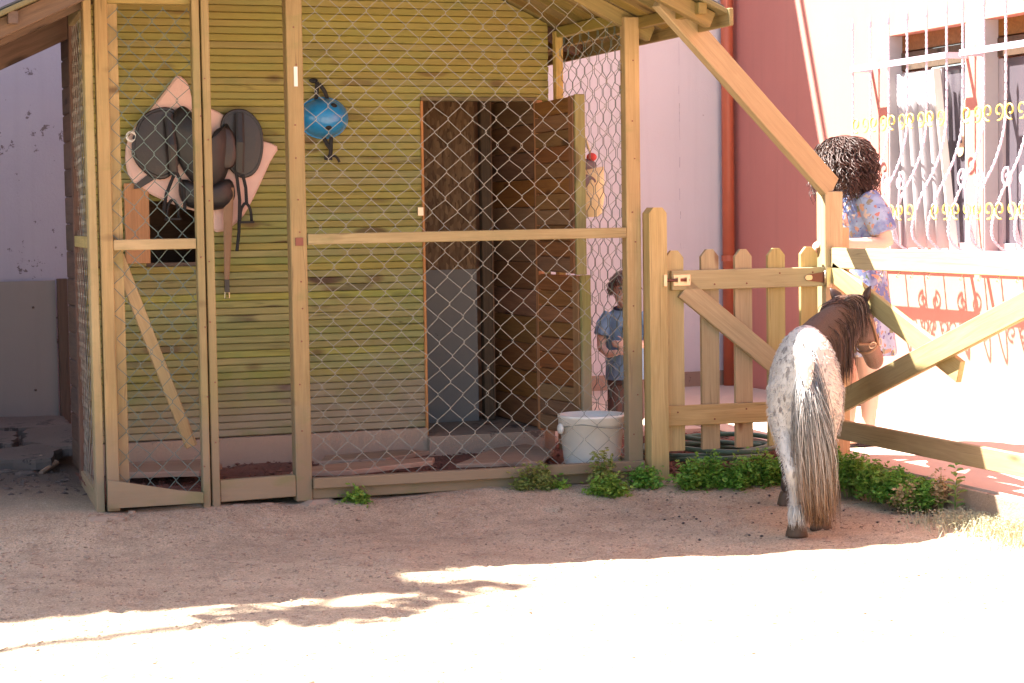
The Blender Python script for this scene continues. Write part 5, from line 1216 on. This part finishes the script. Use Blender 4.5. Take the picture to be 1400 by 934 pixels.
# ------------------------------------------------------------------ plants
def herb(name, c, r, h, n, label, mat='leaf', seed=0, stems=22, cat='plant', group='herbs along the foot of the fence', leafsize=0.0095):
    rg = random.Random(seed); root = thing(name, label, cat, c, group); sm = MB(); lm = MB(); c = V(c)
    for s in range(stems):
        a = rg.uniform(0, 6.3); q = rg.random()**0.6; h_ = h*1.08; tip = c + V((r[0]*q*math.cos(a), r[1]*q*math.sin(a), h_*(1.05 - 0.55*q*q)*rg.uniform(0.65, 1.1)))
        b = c + V((r[0]*0.55*q*math.cos(a), r[1]*0.55*q*math.sin(a), 0.0)); mid = b.lerp(tip, 0.5) + V((0, 0, 0.02))
        sm.tube([b, mid, tip], [0.0022, 0.0018, 0.0008], 4)
        for k in range(int(n*1.7)//stems):
            t = rg.uniform(0.28, 1.0)
            p = b.lerp(mid, t*2) if t < 0.5 else mid.lerp(tip, t*2 - 1)
            p = p + V((rg.gauss(0, 1), rg.gauss(0, 1), rg.gauss(0, 0.8)))*0.020
            # a little frond of three lobes
            d = V((rg.uniform(-1, 1), rg.uniform(-1, 1), rg.uniform(-0.3, 0.9))).normalized(); e = d.cross(V((rg.gauss(0, .4), rg.gauss(0, .4), 1))).normalized(); s_ = leafsize*rg.uniform(0.7, 1.5)
            for dd in (d, (d + e*1.2).normalized(), (d - e*1.2).normalized()):
                f = dd.cross(d.cross(e)).normalized()
                lm.add([p, p + dd*s_*0.6 + f*s_*0.42, p + dd*s_*1.3, p + dd*s_*0.6 - f*s_*0.42], [(0, 1, 2, 3)])
    sm.build('stem', 'leaf_yellow', root)['kind'] = 'stuff'
    o = lm.build('foliage', mat, root); o['kind'] = 'stuff'
    return root
G = zg
herb('herb_clump', (1.075, -0.05, -0.09), (0.055, 0.05, 0), 0.085, 500, 'small bright green sprig beside the squared stone block', 'leaf', 1, 14)
herb('herb_clump', (1.90, -0.06, -0.09), (0.10, 0.05, 0), 0.17, 420, 'thin yellowish green herb against the low front beam', 'leaf_yellow', 2, 18)
herb('herb_clump', (2.02, -0.06, -0.09), (0.05, 0.04, 0), 0.09, 200, 'tiny green tuft right of the thin yellowish herb', 'leaf', 3, 10)
herb('herb_clump', (2.20, -0.20, -0.10), (0.105, 0.08, 0), 0.10, 900, 'low rounded green herb at the foot of the white bucket', 'leaf', 4, 26)
herb('herb_clump', (2.225, -0.12, -0.09), (0.065, 0.05, 0), 0.20, 420, 'taller pale herb growing in front of the white bucket', 'leaf_yellow', 5, 18)
herb('herb_clump', (2.42, -0.14, -0.09), (0.075, 0.06, 0), 0.14, 520, 'herb clump between the run corner and thick gate post', 'leaf', 6, 20)
gx = (2.62, 2.74, 2.86, 2.98, 3.10)
gl = ('herb clump right beside the thick gate post', 'second herb clump from the thick gate post', 'middle herb clump below the picket gate', 'herb clump below the gate, just left of the pony', 'herb clump below the gate, behind the pony legs')
for k, x in enumerate(gx): herb('herb_clump', (x, -0.20 + 0.03*math.sin(k*2.1), -0.10), (0.085, 0.07, 0), 0.15 + 0.02*(k % 2), 900, gl[k], 'leaf', 10 + k, 30)
fx = ((3.30, -0.28), (3.31, -0.46), (3.33, -0.64), (3.35, -0.82), (3.36, -0.98))
fl_ = ('herb clump under the fence, closest to the pony', 'second herb clump under the fence from the pony', 'middle herb clump below the bottom fence rail', 'fourth herb clump below the bottom fence rail', 'straggly end herb clump below the bottom fence rail')
for k, (x, y) in enumerate(fx): herb('herb_clump', (x, y, -0.10), (0.09, 0.10, 0), 0.20 - 0.02*k, 1100, fl_[k], 'leaf', 20 + k, 34)
herb('dry_herb', (3.30, -0.98, -0.10), (0.06, 0.06, 0), 0.10, 300, 'withered straw coloured herb at the end of the green clumps', 'dry', 31, 18, group='dry herbs')
herb('dry_herb', (3.40, -1.08, -0.10), (0.03, 0.03, 0), 0.16, 160, 'upright withered seed stalk beside the broad leaved weed', 'dry', 32, 10, group='dry herbs')
wd = thing('weed', 'broad leaved pale green weed at the sunny end of the fence', 'plant', (3.40, -1.19, -0.10))
mb = MB(); rg = random.Random(4); sm = MB().tube([(3.40, -1.19, -0.10), (3.40, -1.19, 0.0), (3.405, -1.195, 0.06)], [0.004, 0.003, 0.002], 5)
for k in range(16):
    z = -0.06 + 0.012*k; a = k*2.4; L = rg.uniform(0.05, 0.085)*(1 - k*0.02)
    d = V((math.cos(a), math.sin(a), 0.45 - 0.0*k)).normalized(); e = d.cross(V((0, 0, 1))).normalized(); u_ = V((0, 0, 1)); p = V((3.402, -1.192, z))
    mb2 = MB().add([p, p + d*L*0.35 + e*L*0.26 + u_*0.006, p + d*L*0.75 + e*L*0.17 + u_*0.002, p + d*L - u_*0.012, p + d*L*0.75 - e*L*0.17 + u_*0.002, p + d*L*0.35 - e*L*0.26 + u_*0.006, p + d*L*0.4 - u_*0.003, p + d*L*0.75 - u_*0.006], [(0,1,6),(1,2,7,6),(2,3,7),(3,4,7),(4,5,6,7),(5,0,6)])
    mb2.build('leaf', 'leaf_weed', wd)
sm.build('stem', 'leaf_weed', wd)
mb = MB(); rg = random.Random(8)
for k in range(3800):
    u = 3.36 + rg.gauss(0, 0.11); v = -1.22 - 1.5*rg.random()**1.2
    if u > 3.45: u = 3.45 - rg.random()*0.15
    z = G(u, v); h = rg.uniform(0.02, 0.07); a = rg.uniform(0, 6.3); w = 0.0022; d = V((math.cos(a), math.sin(a), 0)); l = V((rg.gauss(0, .02), rg.gauss(0, .02), 0))
    p = V((u, v, z)); mb.add([p - d*w, p + d*w, p + l + V((0, 0, h)), ], [(0, 1, 2)])
    if rg.random() < 0.5:
        q = p + l + V((0, 0, h*0.8)); mb.add([q, q + d*0.008 + V((0, 0, 0.004)), q + d*0.014, q - d.cross(V((0, 0, 1)))*0.006], [(0, 1, 2), (0, 2, 3)])
o = mb.build('grass', 'grass_pale'); o['kind'] = 'stuff'; o['label'] = 'pale dry grass and ground cover along the sunny kerb'; o['category'] = 'grass'
